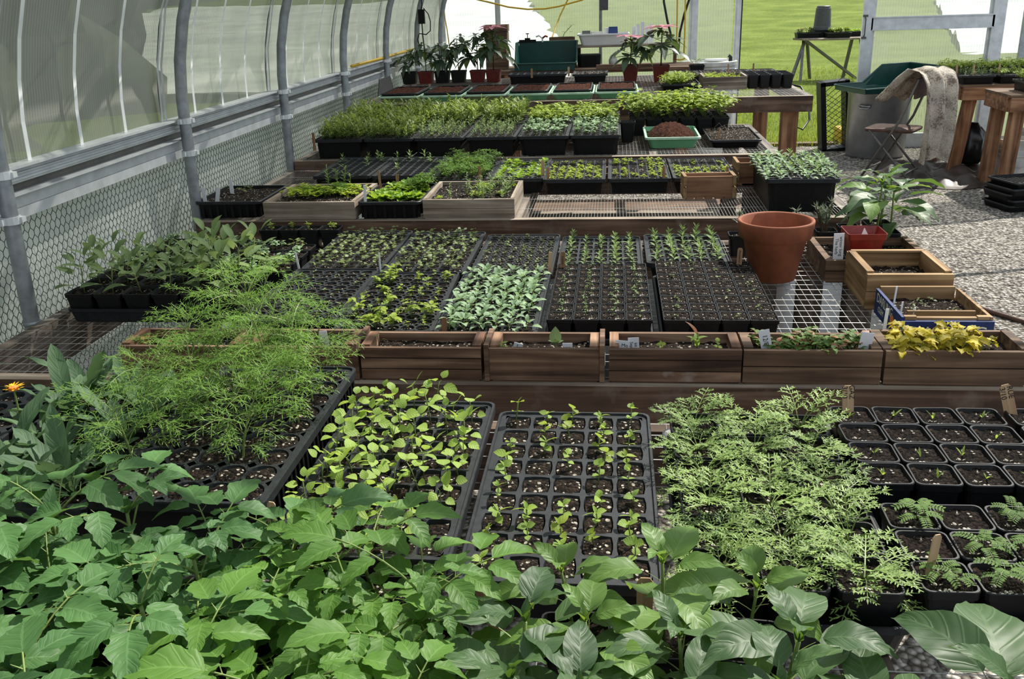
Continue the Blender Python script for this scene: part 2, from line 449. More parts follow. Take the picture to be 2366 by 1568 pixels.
    def mesh(s, name, mats, smooth=False):
        me = bpy.data.meshes.new(name)
        me.from_pydata(s.v, [], s.f)
        for m in mats: me.materials.append(M[m] if isinstance(m, str) else m)
        me.polygons.foreach_set('material_index', s.m)
        if smooth: me.polygons.foreach_set('use_smooth', [True] * len(s.f))
        if any(u is not None for u in s.uv):
            l = me.uv_layers.new(name='UVMap'); d = []
            for fc, u in zip(s.f, s.uv):
                for k in range(len(fc)): d += (u[k] if u else (.0, .0))
            l.data.foreach_set('uv', d)
        me.update()
        return me
    def obj(s, name, mats, parent=None, loc=(0, 0, 0), rz=0, smooth=False, **kw):
        return ob(name, s.mesh(name, mats, smooth), parent, loc, rz, **kw)
def ov(t): return sin(pi * min(1, t) ** .72) ** .85 if 0 < t < 1 else 0
PROF = {
    'ovate': ov,
    'lance': lambda t: max(0, sin(pi * t)) ** .8,
    'round': lambda t: sqrt(max(0, 1 - (2 * t - 1) ** 2)),
    'spat': lambda t: max(0, sin(pi * t ** 1.5)) ** .7 * .85 + .15 * (1 - t),
    'acum': lambda t: (sin(pi * t ** .62) ** 1.0 if 0 < t < 1 else 0),
    'tom': lambda t: ov(t) * (.76 + .30 * abs(sin(pi * (2.8 * t + .28))) + .045 * sin(t * 46)) * (1.12 - .22 * t),
    'oak': lambda t: ov(t) * (.62 + .5 * abs(sin(pi * (2.6 * t + .2)))),
    'strip': lambda t: 1 - t * .6,
}
def ob(name, me, parent=None, loc=(0, 0, 0), rz=0, scale=None, rot=None, label=None, cat=None, group=None, kind=None):
    o = bpy.data.objects.new(name, me)
    col.objects.link(o)
    if parent: o.parent = parent
    o.location = loc
    o.rotation_euler = rot if rot is not None else (0, 0, rz)
    if scale is not None: o.scale = scale if isinstance(scale, tuple) else (scale,) * 3
    tag(o, label, cat, group, kind)
    return o
def tag(o, label=None, cat=None, group=None, kind=None):
    if label: o['label'] = label
    if cat: o['category'] = cat
    if group: o['group'] = group
    if kind: o['kind'] = kind
    return o
def thing(name, label, cat, loc=(0, 0, 0), rz=0, group=None):
    return ob(name, None, None, loc, rz, label=label, cat=cat, group=group)
def struct(name, mb, mats, **kw):
    return mb.obj(name, mats, kind='structure', **kw)
ORD = ['first', 'second', 'third', 'fourth', 'fifth', 'sixth', 'seventh', 'eighth', 'ninth', 'tenth', 'eleventh', 'twelfth']

# ------------------------------------------------------------------ the setting
# ground: gravel inside, lawn outside
mb = MB(); mb.box((1.0, 5.0, -.1), (8.0, 10.9, .1))
struct('floor', mb, ['gravel'])
mb = MB()
nx, ny = 40, 60
for j in range(ny + 1):
    for i in range(nx + 1):
        mb.v.append((-30 + 75 * i / nx, 10.45 + 110 * (j / ny) ** 1.6, -.03 + .03 * sin(i * 1.7) * cos(j * .9) + max(0, 110 * (j / ny) ** 1.6 - 14) * .045))
for j in range(ny):
    for i in range(nx):
        a = j * (nx + 1) + i; mb.face([a, a + 1, a + nx + 2, a + nx + 1])
struct('lawn', mb, ['lawn'], smooth=True)
mb = MB(); mb.box((-16, 5, -.12), (26, 11, .1)); struct('lawn', mb, ['lawn'])
# grass blades growing just outside the doorway
mb = MB()
for k in range(15000):
    y = 10.35 + 11 * rnd() ** 1.7; x = ru(1.0, 3.2 + (y - 10) * .55)
    a = ru(0, 2 * pi); h = ru(.03, .09) * (1.5 if rnd() < .06 else 1)
    dx, dy = cos(a) * .5 * h, sin(a) * .5 * h
    i = len(mb.v); wv = .006
    mb.v += [(x - sin(a) * wv, y + cos(a) * wv, -.03), (x + sin(a) * wv, y - cos(a) * wv, -.03), (x + dx, y + dy, h - .02)]
    mb.face([i, i + 1, i + 2])
mb.obj('grass', ['grass'], label='green grass blades growing outside the open doorway', cat='grass', kind='stuff')
mb = MB()
for j in range(13):
    for i in range(61):
        y = -12 + i * .48; z = -.1 + 7.5 * j / 12
        mb.v.append((-8.5 + .9 * sin(i * .8) * cos(j * .7) + .5 * sin(i * 2.1 + j) - 1.2 * (j / 12) ** 2, y, z))
for j in range(12):
    for i in range(60):
        a = j * 61 + i; mb.face([a, a + 1, a + 62, a + 61])
mb.obj('hedge', ['hedge'], smooth=True, label='tall grey green trees beyond the left wall, seen hazily through the sheets', cat='hedge')
mb = MB()
for j in range(11):
    for i in range(51):
        y = 10 + i * 1.4; z = -.1 + 13 * j / 10
        mb.v.append((-29 + 1.4 * sin(i * .8) * cos(j * .7) + .8 * sin(i * 2.1 + j) - 1.5 * (j / 10) ** 2, y, z))
for j in range(10):
    for i in range(50):
        a = j * 51 + i; mb.face([a, a + 1, a + 52, a + 51])
mb.obj('hedge', ['hedge'], smooth=True, label='distant grey green trees past the white cover, seen hazily through the left sheets', cat='hedge')
# loose pebbles in the aisle and below the near bench
mb = MB()
for k in range(5200):
    if k < 3000: x, y = ru(1.05, 2.9), ru(2.3, 6.0)
    else: x, y = ru(-.2, 1.2), ru(.3, 1.3)
    r = ru(.006, .015); i = len(mb.v); q = ru(0, 6)
    for a, z in ((0, .3), (1, .3), (2, .3), (3, .3)):
        mb.v.append((x + r * 1.2 * cos(q + a * pi / 2), y + r * ru(.7, 1) * sin(q + a * pi / 2), r * .25))
    mb.v.append((x + ru(-.3, .3) * r, y, r * ru(.7, 1))); mb.v.append((x, y, -r * .3))
    for a in range(4):
        mb.face([i + a, i + (a + 1) % 4, i + 4]); mb.face([i + (a + 1) % 4, i + a, i + 5])
mb.obj('gravel_pebbles', ['stone'], smooth=False, label='loose grey and tan pebbles over the gravel floor', cat='gravel', kind='stuff')

# left wall: arched hoops, rails, polycarbonate, shade cloth, chicken wire
def arch(z):                         # x of the hoop at height z, left side
    if z < 1.2: return -1.752 + .012 * z
    t = min(1, (z - 1.2) / 1.95)
    return 1.45 - 3.188 * sqrt(1 - t * t * .999)
HY = [1.30, 2.51, 3.735, 4.955, 6.16, 7.375, 8.58, 9.80]
HW = ['hidden beside the camera', 'at the left edge of the photo with its foot beside the cream calendula plants', 'standing beside the black soil tray with white tags', 'standing behind the wide cell trays of dark cells', 'standing left of the leafy deep trays', 'beside the dark grey hanging sheet', 'carrying a black power adapter', 'in the far left corner']
HW[1] = 'nearest the camera at the left edge'
for i, y in enumerate(HY):
    if i == 0: continue
    mb = MB()
    pa = [(arch(z), y, z) for z in (0, .4, .8, 1.1, 1.25, 1.4, 1.55, 1.7, 1.85, 2.0, 2.15, 2.3, 2.45, 2.6, 2.75, 2.88, 2.98, 3.06, 3.11, 3.14)]
    pa += [(2.9 - x, yy, z) for x, yy, z in reversed(pa[6:-1])]
    mb.tube(pa, .0235, 12)
    for z in (.72,): mb.tube([(arch(z), y, z - .006), (arch(z), y, z + .006)], .0262, 12)
    tp = mb.obj('hoop_pipe', ['galv'], smooth=True, label='curved galvanized hoop pipe ' + HW[i], cat='pipe', group='hoop pipes along the left wall')
    for z in (1.035, 1.165):
        m2 = MB(); m2.tube([(arch(z), y, z - .011), (arch(z), y, z - .008), (arch(z), y, z + .008), (arch(z), y, z + .011)], .029, 12)
        m2.box((arch(z) - .005, y - .034, z - .009), (.014, .02, .018)); m2.box((arch(z) + .026, y + .012, z - .008), (.016, .02, .016))
        m2.obj('clamp', ['aluw'], tp, smooth=False)
YW0, YW1 = .2, 10.26
XR = -1.80
mb = MB()
for (x, z, dx, dz) in ((XR, 1.118, .03, .055), (XR + .022, 1.166, .05, .008), (XR + .02, 1.128, .012, .006), (XR + .02, 1.146, .012, .004)):
    mb.box((x, (YW0 + YW1) / 2, z), (dx, YW1 - YW0, dz))
struct('trim_1', mb, ['alu'])
mb = MB(); mb.box((XR - .012, (YW0 + YW1) / 2, 1.088), (.012, YW1 - YW0, .034)); struct('trim_2', mb, ['aludark'])
mb = MB()
for (x, z, dx, dz) in ((XR, 1.045, .026, .045), (XR + .012, 1.086, .046, .005), (XR + .01, 1.012, .006, .034)):
    mb.box((x, (YW0 + YW1) / 2, z), (dx, YW1 - YW0, dz))
struct('trim_3', mb, ['alu'])
def curved(mbx, y0, y1, off, z0=1.17, z1=3.1, n=9, mat=0):
    b = len(mbx.v)
    for k in range(n + 1):
        z = z0 + (z1 - z0) * k / n
        x = arch(z) - .06 - off
        mbx.v += [(x, y0, z), (x, y1, z)]
    for k in range(n):
        a = b + 2 * k; mbx.face([a, a + 1, a + 3, a + 2], mat)
bays = [(.3, 1.30)] + [(HY[i], HY[i + 1]) for i in range(len(HY) - 1)] + [(9.80, 10.26)]
for wi, (a, b_) in enumerate(bays):
    mb = MB(); curved(mb, a, b_, .015, 1.17, 2.25)
    wo = struct('window_%d' % (wi + 1), mb, ['polyl'])
    n = max(1, round((b_ - a) / .305))
    for k in range(n):
        y = a - .085 + (k) * .305
        if y < a - .1 or y > b_: continue
        g = MB()
        if k == 0:
            curved(g, y - .020, y - .004, -.012); curved(g, y + .012, y + .03, -.012); g2 = MB(); curved(g2, y - .004, y + .012, -.004, 1.17, 2.25)
            g2.obj('channel', ['aludark'], wo); g.obj('glazing_bar', ['alu'], wo)
        else:
            curved(g, y - .010, y + .010, -.012, 1.17, 2.25); g.obj('glazing_bar', ['barwhite'], wo)
# roof: unseen milky sheets, cut to cast shade on chosen parts of the house
RXZ = [(arch(z), z) for z in (2.25, 2.45, 2.65, 2.85, 2.98, 3.06, 3.12, 3.145)]
def rz_at(x):
    return 1.2 + 1.95 * sqrt(max(0, 1 - ((1.45 - x) / 3.188) ** 2))
def roof(nm, xs, y0, y1):
    mbx = MB()
    for x in xs: mbx.v += [(x, y0, rz_at(x) + .05), (x, y1, rz_at(x) + .05)]
    for k in range(len(xs) - 1): mbx.face([2 * k, 2 * k + 1, 2 * k + 3, 2 * k + 2])
    struct(nm, mbx, ['shadem'])
roof('shade_roof', [arch(2.25) - .07, -1.2, -.9, -.6, -.3, -.05], .3, 10.26)
roof('shade_roof', [-.05, .3, .7, 1.15], .3, 2.12)
roof('shade_roof', [-.05, .3, .65], 7.5, 10.26)
roof('shade_roof', [2.9, 3.4, 3.9, 4.3], 8.64, 9.24)  # unseen strip, added to throw a shade band across the gravel
# shade cloth and chicken wire below the rails
def wavy(y, z): return .012 * sin(y * 7 + sin(z * 5) * 1.2) + .008 * sin(y * 17 + z * 6)
mb = MB(); ny, nz = 150, 8
for j in range(nz + 1):
    for i in range(ny + 1):
        y = .6 + 9.6 * i / ny; z = .05 + .98 * j / nz
        mb.v.append((-1.85 + wavy(y, z) * (1.2 - z), y, z))
for j in range(nz):
    for i in range(ny):
        a = j * (ny + 1) + i; mb.face([a, a + 1, a + ny + 2, a + ny + 1])
mb.obj('shade_cloth', ['cloth'], smooth=True, label='pale grey green cloth stretched behind the chicken wire on the left wall', cat='cloth')
mb = MB(); px = .0300; pz = .026
def hexpt(y, z): return (-1.812 + .7 * wavy(y, z) * (1.15 - z), y, z)
r_ = .0012
for r in range(int(.80 / pz)):
    z = .24 + r * pz
    for k in range(int(8.6 / px)):
        y = 1.2 + k * px + (px / 2 if r % 2 else 0)
        if y > 7.6 and (r + k) % 2: continue
        A = hexpt(y, z + pz * .34); B = hexpt(y, z + pz * .66); Cc = hexpt(y + px / 2, z + pz); D = hexpt(y - px / 2, z + pz)
        E0 = hexpt(y, z)
        mb.tube([hexpt(y, z), hexpt(y, z + pz * .5)], r_, 3, cap=False)
        mb.tube([hexpt(y, z + pz * .5), (D[0], y - px / 2, z + pz)], r_, 3, cap=False)
        mb.tube([hexpt(y, z + pz * .5), (Cc[0], y + px / 2, z + pz)], r_, 3, cap=False)
mb.obj('hexagonal_wire_netting', ['wiredk'], label='dark hexagonal chicken wire along the lower left wall', cat='wire netting')

# back wall of fluted sheets, posts, doorway
YB = 10.30
def panel(nm, x0, x1, z0, z1, mat='polyb', y=YB):
    mbx = MB(); mbx.v += [(x0, y, z0), (x1, y, z0), (x1, y, z1), (x0, y, z1)]; mbx.face([0, 1, 2, 3]); return struct(nm, mbx, [mat])
panel('wall_back', -1.80, 1.22, .70, 2.9)
panel('wall_back', 1.24, 5.4, 2.12, 3.0, 'shadem')  # unseen milky gable sheet, added to shade the chair area
mb = MB(); mb.box((-.3, YB + .01, 0), (3.1, .03, .70)); struct('wall_back', mb, ['wbrown'])
k = 1
for x, wd in ((-1.79, .055), (-1.20, .052), (.82, .085), (1.265, .06)):
    mb = MB(); mb.box((x, YB - .02, 0), (wd, .05, 2.9)); mb.box((x, YB - .048, 0), (wd * .5, .008, 2.9))
    if x > 1.2: mb.box((x + .036, YB - .02, 0), (.012, .055, 2.9), 1)
    struct('trim_%d' % (3 + k), mb, ['alu', 'rubber']); k += 1
mb = MB(); mb.box((-.25, YB - .02, .68), (3.0, .05, .04)); struct('trim_8', mb, ['alu'])
# the open door leaf
mb = MB()
mb.box((2.545, YB - .06, 0), (.10, .045, 2.1)); mb.box((3.80, YB - .06, 0), (.12, .045, 2.1))
mb.box((3.17, YB - .06, 1.17), (1.18, .045, .115)); mb.box((3.17, YB - .06, 0), (1.18, .045, .14))
mb.box((2.608, YB - .045, .14), (.028, .02, 1.9)); mb.box((3.728, YB - .045, .14), (.028, .02, 1.9))
mb.box((3.17, YB - .088, 1.285), (1.16, .012, .012)); mb.box((3.17, YB - .088, 1.165), (1.16, .012, .012))
d1 = struct('door_1', mb, ['alu'])
for z0, z1 in ((.14, 1.17), (1.285, 2.05)):
    mb = MB(); mb.v += [(2.60, YB - .045, z0), (3.74, YB - .045, z0), (3.74, YB - .045, z1), (2.60, YB - .045, z1)]; mb.face([0, 1, 2, 3])
    mb.obj('pane', ['polyb'], d1)
mb = MB(); mb.tube([(2.515, YB - .085, 1.30), (2.515, YB - .11, 1.28), (2.515, YB - .11, 1.13), (2.515, YB - .085, 1.11)], .006, 6); mb.box((2.515, YB - .088, 1.09), (.05, .008, .02)); mb.box((2.515, YB - .088, 1.30), (.05, .008, .02))
mb.obj('door_handle', ['aludark'], d1)
panel('wall_back', 3.88, 5.4, .0, 2.9)
mb = MB(); mb.box((4.08, YB - .02, 0), (.05, .05, 2.9)); struct('trim_9', mb, ['galv'])
mb = MB(); mb.box((3.0, YB + .14, -.02), (4.2, .12, .05)); struct('trim_10', mb, ['wbrown'])
# things outside, seen through the sheets: white covers spread on the sunny lawn
def cover(lb, xl, xr, y0, y1):
    mb = MB(); nx, ny = 24, 40
    for j in range(ny + 1):
        y = y0 + (y1 - y0) * j / ny
        a_, b_ = xl(y), xr(y)
        for i in range(nx + 1):
            x = a_ + (b_ - a_) * i / nx + .25 * sin(y * 1.3) * (i / nx)
            mb.v.append((x, y, max(0, y - 24.45) * .045 + .12 + .10 * sin(y * 1.1 + x * .35) + .06 * sin(y * 2.7 + x)))
    for j in range(ny):
        for i in range(nx):
            a_ = j * (nx + 1) + i; mb.face([a_, a_ + 1, a_ + nx + 2, a_ + nx + 1])
    mb.obj('ground_cover', ['film'], smooth=True, label=lb, cat='ground cover')
cover('rumpled white plastic cover on the lawn behind the left back sheets', lambda y: -26, lambda y: -1.0 - .11 * (y - 22), 17, 56)
cover('rumpled white plastic cover on the lawn behind the door leaf', lambda y: 8.2 + .27 * (y - 24), lambda y: 26, 24, 44)

# ------------------------------------------------------------------ benches
def bench(lbl, x0, x1, y0, y1, z, legs, mesh=(.025, .05), bh=.14, nj=4):
    t = thing('greenhouse_bench', lbl, 'bench', ((x0 + x1) / 2, y0, 0))
    ox, oy = (x0 + x1) / 2, y0
    wx, dy = x1 - x0, y1 - y0
    mb = MB(); mb.box((0, .019, z - bh), (wx, .038, bh - .002)); mb.obj('front_beam', ['wbeam'], t)
    mb = MB(); mb.box((0, dy - .019, z - bh), (wx, .038, bh - .002)); mb.obj('rear_beam', ['wbeam'], t)
    for s in (-1, 1):
        mb = MB(); mb.box((s * (wx / 2 - .019), dy / 2, z - bh), (.038, dy - .08, bh - .002)); mb.obj('side_beam', ['wbeamy'], t)
    mb = MB(); mb.box((0, .019, z - .002), (wx, .040, .0018)); mb.obj('sunlit_edge', ['wpale'], t)  # pale strip that paints sunlight onto the beam's top face
    for k in range(1, nj):
        mb = MB(); mb.box((-wx / 2 + wx * k / nj, dy / 2, z - .09), (.038, dy - .08, .085)); mb.obj('joist', ['wbeamy'], t)
    mb = MB(); r = .0009
    n = int(wx / mesh[0])
    for i in range(n + 1):
        x = -wx / 2 + wx * i / n
        mb.tube([(x, .004, z - .001), (x + .003 * sin(i), dy * .5, z - .003), (x, dy - .004, z - .001)], r, 3, cap=False)
    n = int(dy / mesh[1])
    for i in range(n + 1):
        y = .004 + (dy - .008) * i / n
        mb.tube([(-wx / 2, y, z - .002), (wx / 2, y, z - .002)], r, 3, cap=False)
    mb.obj('wire_mesh_top', ['wire'], t)
    for (lx, ly, s) in legs:
        mb = MB(); mb.box((lx - ox, ly - oy, 0), (s, s, z - bh * .2)); mb.obj('leg', ['wpost' if z > .9 else 'wleg'], t)
    return t
bench('long low bench nearest the camera, covered with tomato, pepper and fern pots', -1.715, 1.02, .33, 1.70, .80, [(-1.6, .43, .09), (.93, .43, .09), (-1.6, 1.6, .09), (.93, 1.6, .09)], (.05, .05))
bench('second bench from the camera, its front edge lined with wooden planter crates', -1.715, .985, 2.06, 3.46, .725, [(-1.6, 2.16, .09), (.89, 2.16, .09), (-1.6, 3.36, .09), (.89, 3.36, .09)], (.025, .05))
bench('third bench from the camera with a bare wire mesh area in the middle', -1.715, .95, 3.645, 4.86, .765, [(-1.6, 3.75, .09), (.80, 3.75, .09), (-1.6, 4.76, .09), (.80, 4.76, .09)], (.0127, .20), nj=2)
bench('fourth bench from the camera with deep black trays of dense seedlings', -1.715, .86, 4.94, 6.14, .80, [(-1.6, 5.04, .09), (.74, 5.04, .09), (-1.6, 6.04, .09), (.74, 6.04, .09)], (.02, .05))
bench('tallest bench at the back with reddish posts, holding coir trays and castor plants', -1.70, 1.27, 6.28, 8.2, .95, [(-1.6, 6.42, .10), (1.15, 6.40, .10), (-1.6, 8.1, .1), (1.16, 7.7, .1)], (.025, .05), .10)
# odds and ends under the benches
mb = MB(); mb.box((-.1, 4.70, 0), (3.2, 1.8, .006)); mb.obj('shade_sheet', ['bag'], label='added black sheet as ground shade below the second and third benches', cat='shade sheet')  # black sheet added in place of shade on the ground
mb = MB(); mb.box((.1, 7.36, 0), (2.0, .5, .02)); mb.obj('brown_board', ['wbrown'], label='wide brown board on the ground seen through the third bench mesh', cat='board')
mb = MB(); mb.box((.1, 6.88, 0), (2.0, .16, .008)); mb.obj('teal_sheet', ['teal'], label='teal plastic sheet on the ground seen through the third bench mesh', cat='sheet')
mb = MB(); mb.box((.62, 2.55, 0), (.5, .42, .02)); mb.obj('brown_board', ['wbrown'], label='brown board on the ground under the second bench', cat='board')
mb = MB(); mb.box((.1, 7.05, 0), (2.0, .10, .04)); mb.obj('timber_plank', ['wpale'], label='pale timber plank lying on the ground under the third bench mesh', cat='plank')

# ------------------------------------------------------------------ plants (each builder returns a mesh: stem + leaves)
def pm(name, n, fn, mats, smooth=True):
    out = []
    for k in range(n):
        mb = MB(); fn(mb, k); out.append(mb.mesh(name, mats, smooth))
    return out
def f_yellow(mb, k):                 # lime seedling, rounded leaf pairs on a thin stem
    h = ru(.026, .045); lx, ly = ru(-.008, .008), ru(-.008, .008)
    mb.tube([(0, 0, 0), (lx * .5, ly * .5, h * .6), (lx, ly, h)], .0008, 4, 1)
    a0 = ru(0, pi)
    for q, (zz, L_) in enumerate(((.45, .014), (.78, .018), (1.0, .013))):
        for s in (0, pi):
            a = a0 + q * pi / 2 + s + ru(-.3, .3); c = (lx * zz, ly * zz, h * zz)
            e = mb.leaf(c, a, ru(.3, .8), .006, .0012, 'strip', 0, 0, 2, 1, 1)
            mb.leaf(e, a, ru(.05, .6) + (.5 if q == 2 else 0), L_ * ru(.85, 1.25), L_ * ru(.8, 1.0), 'ovate', ru(.3, .9), .15, 5, 1, 0, ru(-.7, .7))
def f_small(mb, k):
    h = ru(.014, .028); lx, ly = ru(-.004, .004), ru(-.004, .004)
    mb.tube([(0, 0, 0), (lx, ly, h)], .0008, 4, 1)
    a0 = ru(0, pi)
    for q, (zz, L_) in enumerate(((.55, .010), (1.0, .012))):
        for s in (0, pi):
            mb.leaf((lx * zz, ly * zz, h * zz), a0 + q * pi / 2 + s + ru(-.3, .3), ru(.1, .7), L_ * ru(.8, 1.3), L_ * .85, 'ovate', .6, .15, 4, 1, 0, ru(-.6, .6))
    mb.leaf((lx, ly, h), a0 + .6, 1.2, .009, .005, 'ovate', .5, .3, 4, 1, 0)
def f_kale(mb, k):
    a0 = ru(0, 6)
    for q in range(8):
        a = a0 + q * 2.4; el = .25 + q * .13; L_ = ru(.026, .038) * (1 - q * .045)
        e = mb.leaf((0, 0, .003 + q * .0016), a, el + .3, L_ * .35, .0022, 'strip', .1, 0, 2, 1, 1)
        mb.leaf(e, a, el, L_ * .85, L_ * .48, 'tom' if k % 2 else 'ovate', .9, .25, 7, 1, 0, ru(-.2, .2))
def f_strap(mb, k):
    h = ru(.024, .040); a0 = ru(0, pi)
    mb.tube([(0, 0, 0), (0, 0, h)], .0011, 4, 1)
    for q in range(5):
        zz = h * (.2 + .2 * q)
        for s in (0, pi):
            L_ = ru(.02, .03) * (1.05 - q * .1)
            mb.leaf((0, 0, zz), a0 + q * pi / 2 + s + ru(-.25, .25), .35 + q * .2, L_ * 1.1, L_ * .34, 'lance', .45, .25, 5, 1, 0)
def f_tiny(mb, k):
    for j in range(random.choice((2, 3, 4))):
        x, y = ru(-.009, .009), ru(-.009, .009); h = ru(.006, .017); a = ru(0, pi)
        mb.tube([(x, y, -.002), (x + ru(-.002, .002), y, h)], .0005, 3, 1)
        for s in (0, pi): mb.leaf((x, y, h), a + s, ru(-.1, .6), ru(.007, .013), .0075, 'ovate', .5, .1, 3, 1, 0, ru(-.5, .5))
def f_wisp(mb, k):                   # spindly, twisting seedling
    p = [(0, 0, 0)]; z = 0
    for j in range(4): z += ru(.008, .013); p.append((p[-1][0] + ru(-.005, .005), p[-1][1] + ru(-.005, .005), z))
    mb.tube(p, .0008, 4, 1, .0006)
    for j, c in enumerate(p[1:]):
        for s in range(2 if j < 3 else 3): mb.leaf(c, ru(0, 6.3), ru(-.2, .8), ru(.008, .013), .0045, 'ovate', .7, .2, 4, 1, 0)
def f_dense(mb, k):                  # tight clump of upright leafy stems
    for j in range(5):
        x, y = ru(-.013, .013), ru(-.013, .013); h = ru(.05, .085); tx, ty = x * ru(1, 1.8), y * ru(1, 1.8)
        mb.tube([(x, y, 0), (tx, ty, h)], .001, 3, 1)
        for q in range(7):
            zz = .18 + .82 * q / 6; L_ = ru(.026, .040)
            mb.leaf((x + (tx - x) * zz, y + (ty - y) * zz, h * zz), ru(0, 6.3), ru(.3, 1.15), L_, L_ * .27, 'lance', .5, .2, 5, 1, 0)
def f_dense2(mb, k):                 # round leafed clump
    for j in range(4):
        x, y = ru(-.014, .014), ru(-.014, .014); h = ru(.025, .05)
        mb.tube([(x * .4, y * .4, 0), (x, y, h)], .001, 3, 1)
        for q in range(5):
            L_ = ru(.014, .024)
            mb.leaf((x, y, h * ru(.6, 1)), ru(0, 6.3), ru(-.1, .7), L_, L_ * .7, 'ovate', .7, .2, 4, 1, 0)
def f_sparse(mb, k):                 # upright thin seedling with narrow leaves
    for j in range(2):
        x, y = ru(-.01, .01), ru(-.01, .01); h = ru(.035, .06)
        mb.tube([(x, y, 0), (x, y, h)], .0009, 3, 1)
        for q in range(8):
            L_ = ru(.012, .02); mb.leaf((x, y, h * (.2 + .1 * q)), ru(0, 6.3), ru(.3, 1.0), L_, L_ * .28, 'lance', .5, .2, 3, 1, 0)
def f_parsley(mb, k):
    for j in range(13):
        a = ru(0, 6.3); r = ru(.01, .05); h = ru(.03, .075); c = (r * cos(a), r * sin(a), h)
        mb.tube([(0, 0, 0), (c[0] * .5, c[1] * .5, h * .7), c], .0008, 3, 1)
        for q in range(9):
            b = a + (q - 4) * .62; d = ru(.003, .014)
            mb.leaf((c[0] + d * cos(b), c[1] + d * sin(b), h + ru(-.003, .004)), b + ru(-.5, .5), ru(-.2, .7), ru(.009, .015), .009, 'oak', .6, .2, 4, 1, 0)
def f_lettuce(mb, k):
    a0 = ru(0, 6)
    for q in range(7):
        L_ = ru(.045, .07) * (1 - .05 * q)
        mb.leaf((0, 0, 0), a0 + q * 2.4, .45 + .14 * q, L_, L_ * .6, 'spat', ru(.5, 1.0), .35, 7, 2, 0, ru(-.3, .3), .003)
def f_micro(mb, k):
    for j in range(9):
        x, y = ru(-.015, .015), ru(-.015, .015); h = ru(.006, .016)
        for s in range(3): mb.leaf((x, y, h), ru(0, 6.3), ru(-.1, .7), ru(.008, .013), .0085, 'ovate', .6, .2, 3, 1, 0)
def f_sage(mb, k):
    h = ru(.07, .115); lx, ly = ru(-.012, .012), ru(-.012, .012); a0 = ru(0, pi)
    mb.tube([(0, 0, 0), (lx * .4, ly * .4, h * .5), (lx, ly, h)], .0018, 5, 1)
    for q in range(5):
        zz = .2 + .2 * q
        for s in (0, pi):
            a = a0 + q * pi / 2 + s + ru(-.3, .3); L_ = ru(.055, .075) * (1.1 - .1 * q); c = (lx * zz, ly * zz, h * zz)
            e = mb.leaf(c, a, .6 + .1 * q, L_ * .35, .0022, 'strip', .2, 0, 2, 1, 1)
            mb.leaf(e, a, .35 + .2 * q, L_, L_ * .46, 'lance', ru(.3, .9), .25, 7, 1, 0)
def f_cal(mb, k):
    a0 = ru(0, 6)
    for q in range(9):
        L_ = ru(.085, .13); mb.leaf((0, 0, .002), a0 + q * 2.4, .55 + .08 * q + ru(-.1, .1), L_, L_ * .25, 'spat', ru(.2, .7), .28, 10, 1, 0, ru(-.4, .4), .002)
def f_lance(mb, k):
    h = ru(.10, .17); mb.tube([(0, 0, 0), (ru(-.01, .01), 0, h)], .0016, 5, 1)
    for q in range(10):
        L_ = ru(.03, .055); mb.leaf((0, 0, h * (.25 + .083 * q)), q * 1.57 + ru(-.3, .3), .35 + .05 * q, L_, L_ * .2, 'lance', .5, .2, 6, 1, 0)
def frond(mb, p, az, el, ln, curl, npair, bl, bw, sub, spread=.95, droop=.0, mat=0, rr=.0007):
    """twice divided feathery leaf"""
    c = Vector(p); st = ln / npair
    pts = [tuple(c)]
    for i in range(npair):
        t = i / npair; ang = el - curl * t
        d = Vector((cos(ang) * cos(az), cos(ang) * sin(az), sin(ang)))
        c = c + d * st; pts.append(tuple(c))
        if t < .22: continue
        sd = Vector((-sin(az), cos(az), 0)); up_ = d.cross(sd) * -1
        L_ = bl * (1.15 - .75 * abs(t - .45)) * ru(.85, 1.15)
        for s in (-1, 1):
            q = (d * .75 + sd * s * spread + Vector((0, 0, ru(-.25, .3) - droop))).normalized()
            e = c + q * L_
            mb.blade(c, e, bw, mat)
            if droop: mb.blade(e - q * L_ * .05, e + (q + Vector((ru(-.2, .2), ru(-.2, .2), -.8 - droop))).normalized() * L_ * .4, bw * .9, mat)
            for j in range(sub):
                f_ = (j + 1) / (sub + .6); b0 = c + q * L_ * f_
                for s2 in (-1, 1):
                    q2 = (q * .8 + q.cross(Vector((0, 0, 1))) * s2 * .75 + Vector((0, 0, ru(-.3, .35)))).normalized()
                    mb.blade(b0, b0 + q2 * L_ * ru(.32, .5), bw * .9, mat)
    mb.blade(c, c + d * st * 1.4, bw, mat)
    mb.tube(pts, rr, 3, 1, rr * .5, False)
def f_cham(mb, k):
    a0 = ru(0, 6)
    for q in range(13):
        L_ = ru(.05, .082)
        frond(mb, (0, 0, 0), a0 + q * 2.4 + ru(-.2, .2), ru(.4, 1.2) if q > 2 else ru(.1, .4), L_, ru(.7, 1.4), 7, .017, .0023, 3, .95, .0, 0, .0012)
def f_cosmos(mb, k):
    h = [.19, .15, .23, .11][k % 4]; lx, ly = ru(-.03, .03), ru(-.03, .03)
    def at_(z): return (lx * z * z, ly * z * z, h * z)
    mb.tube([at_(z / 5) for z in range(6)], .0024, 6, 1, .0012)
    a0 = ru(0, pi); nn = 8
    for q in range(nn):
        z = .2 + .8 * q / (nn - 1); L_ = (.05 + .05 * sin(pi * min(1, z * 1.0)) + .01 * q) * ru(.85, 1.15) * (.75 + h)
        if q == 0: L_ *= .6
        for s in (0, pi):
            frond(mb, at_(z), a0 + q * pi / 2 + s + ru(-.3, .3), ru(.55, .95), L_, ru(.7, 1.3), 7, .028, .0018, 2, .75, .06, 0, .0009)
    for s in range(3): frond(mb, at_(1), ru(0, 6), 1.1, .05, .4, 5, .025, .0012, 2, .6, 0, 0, .0006)
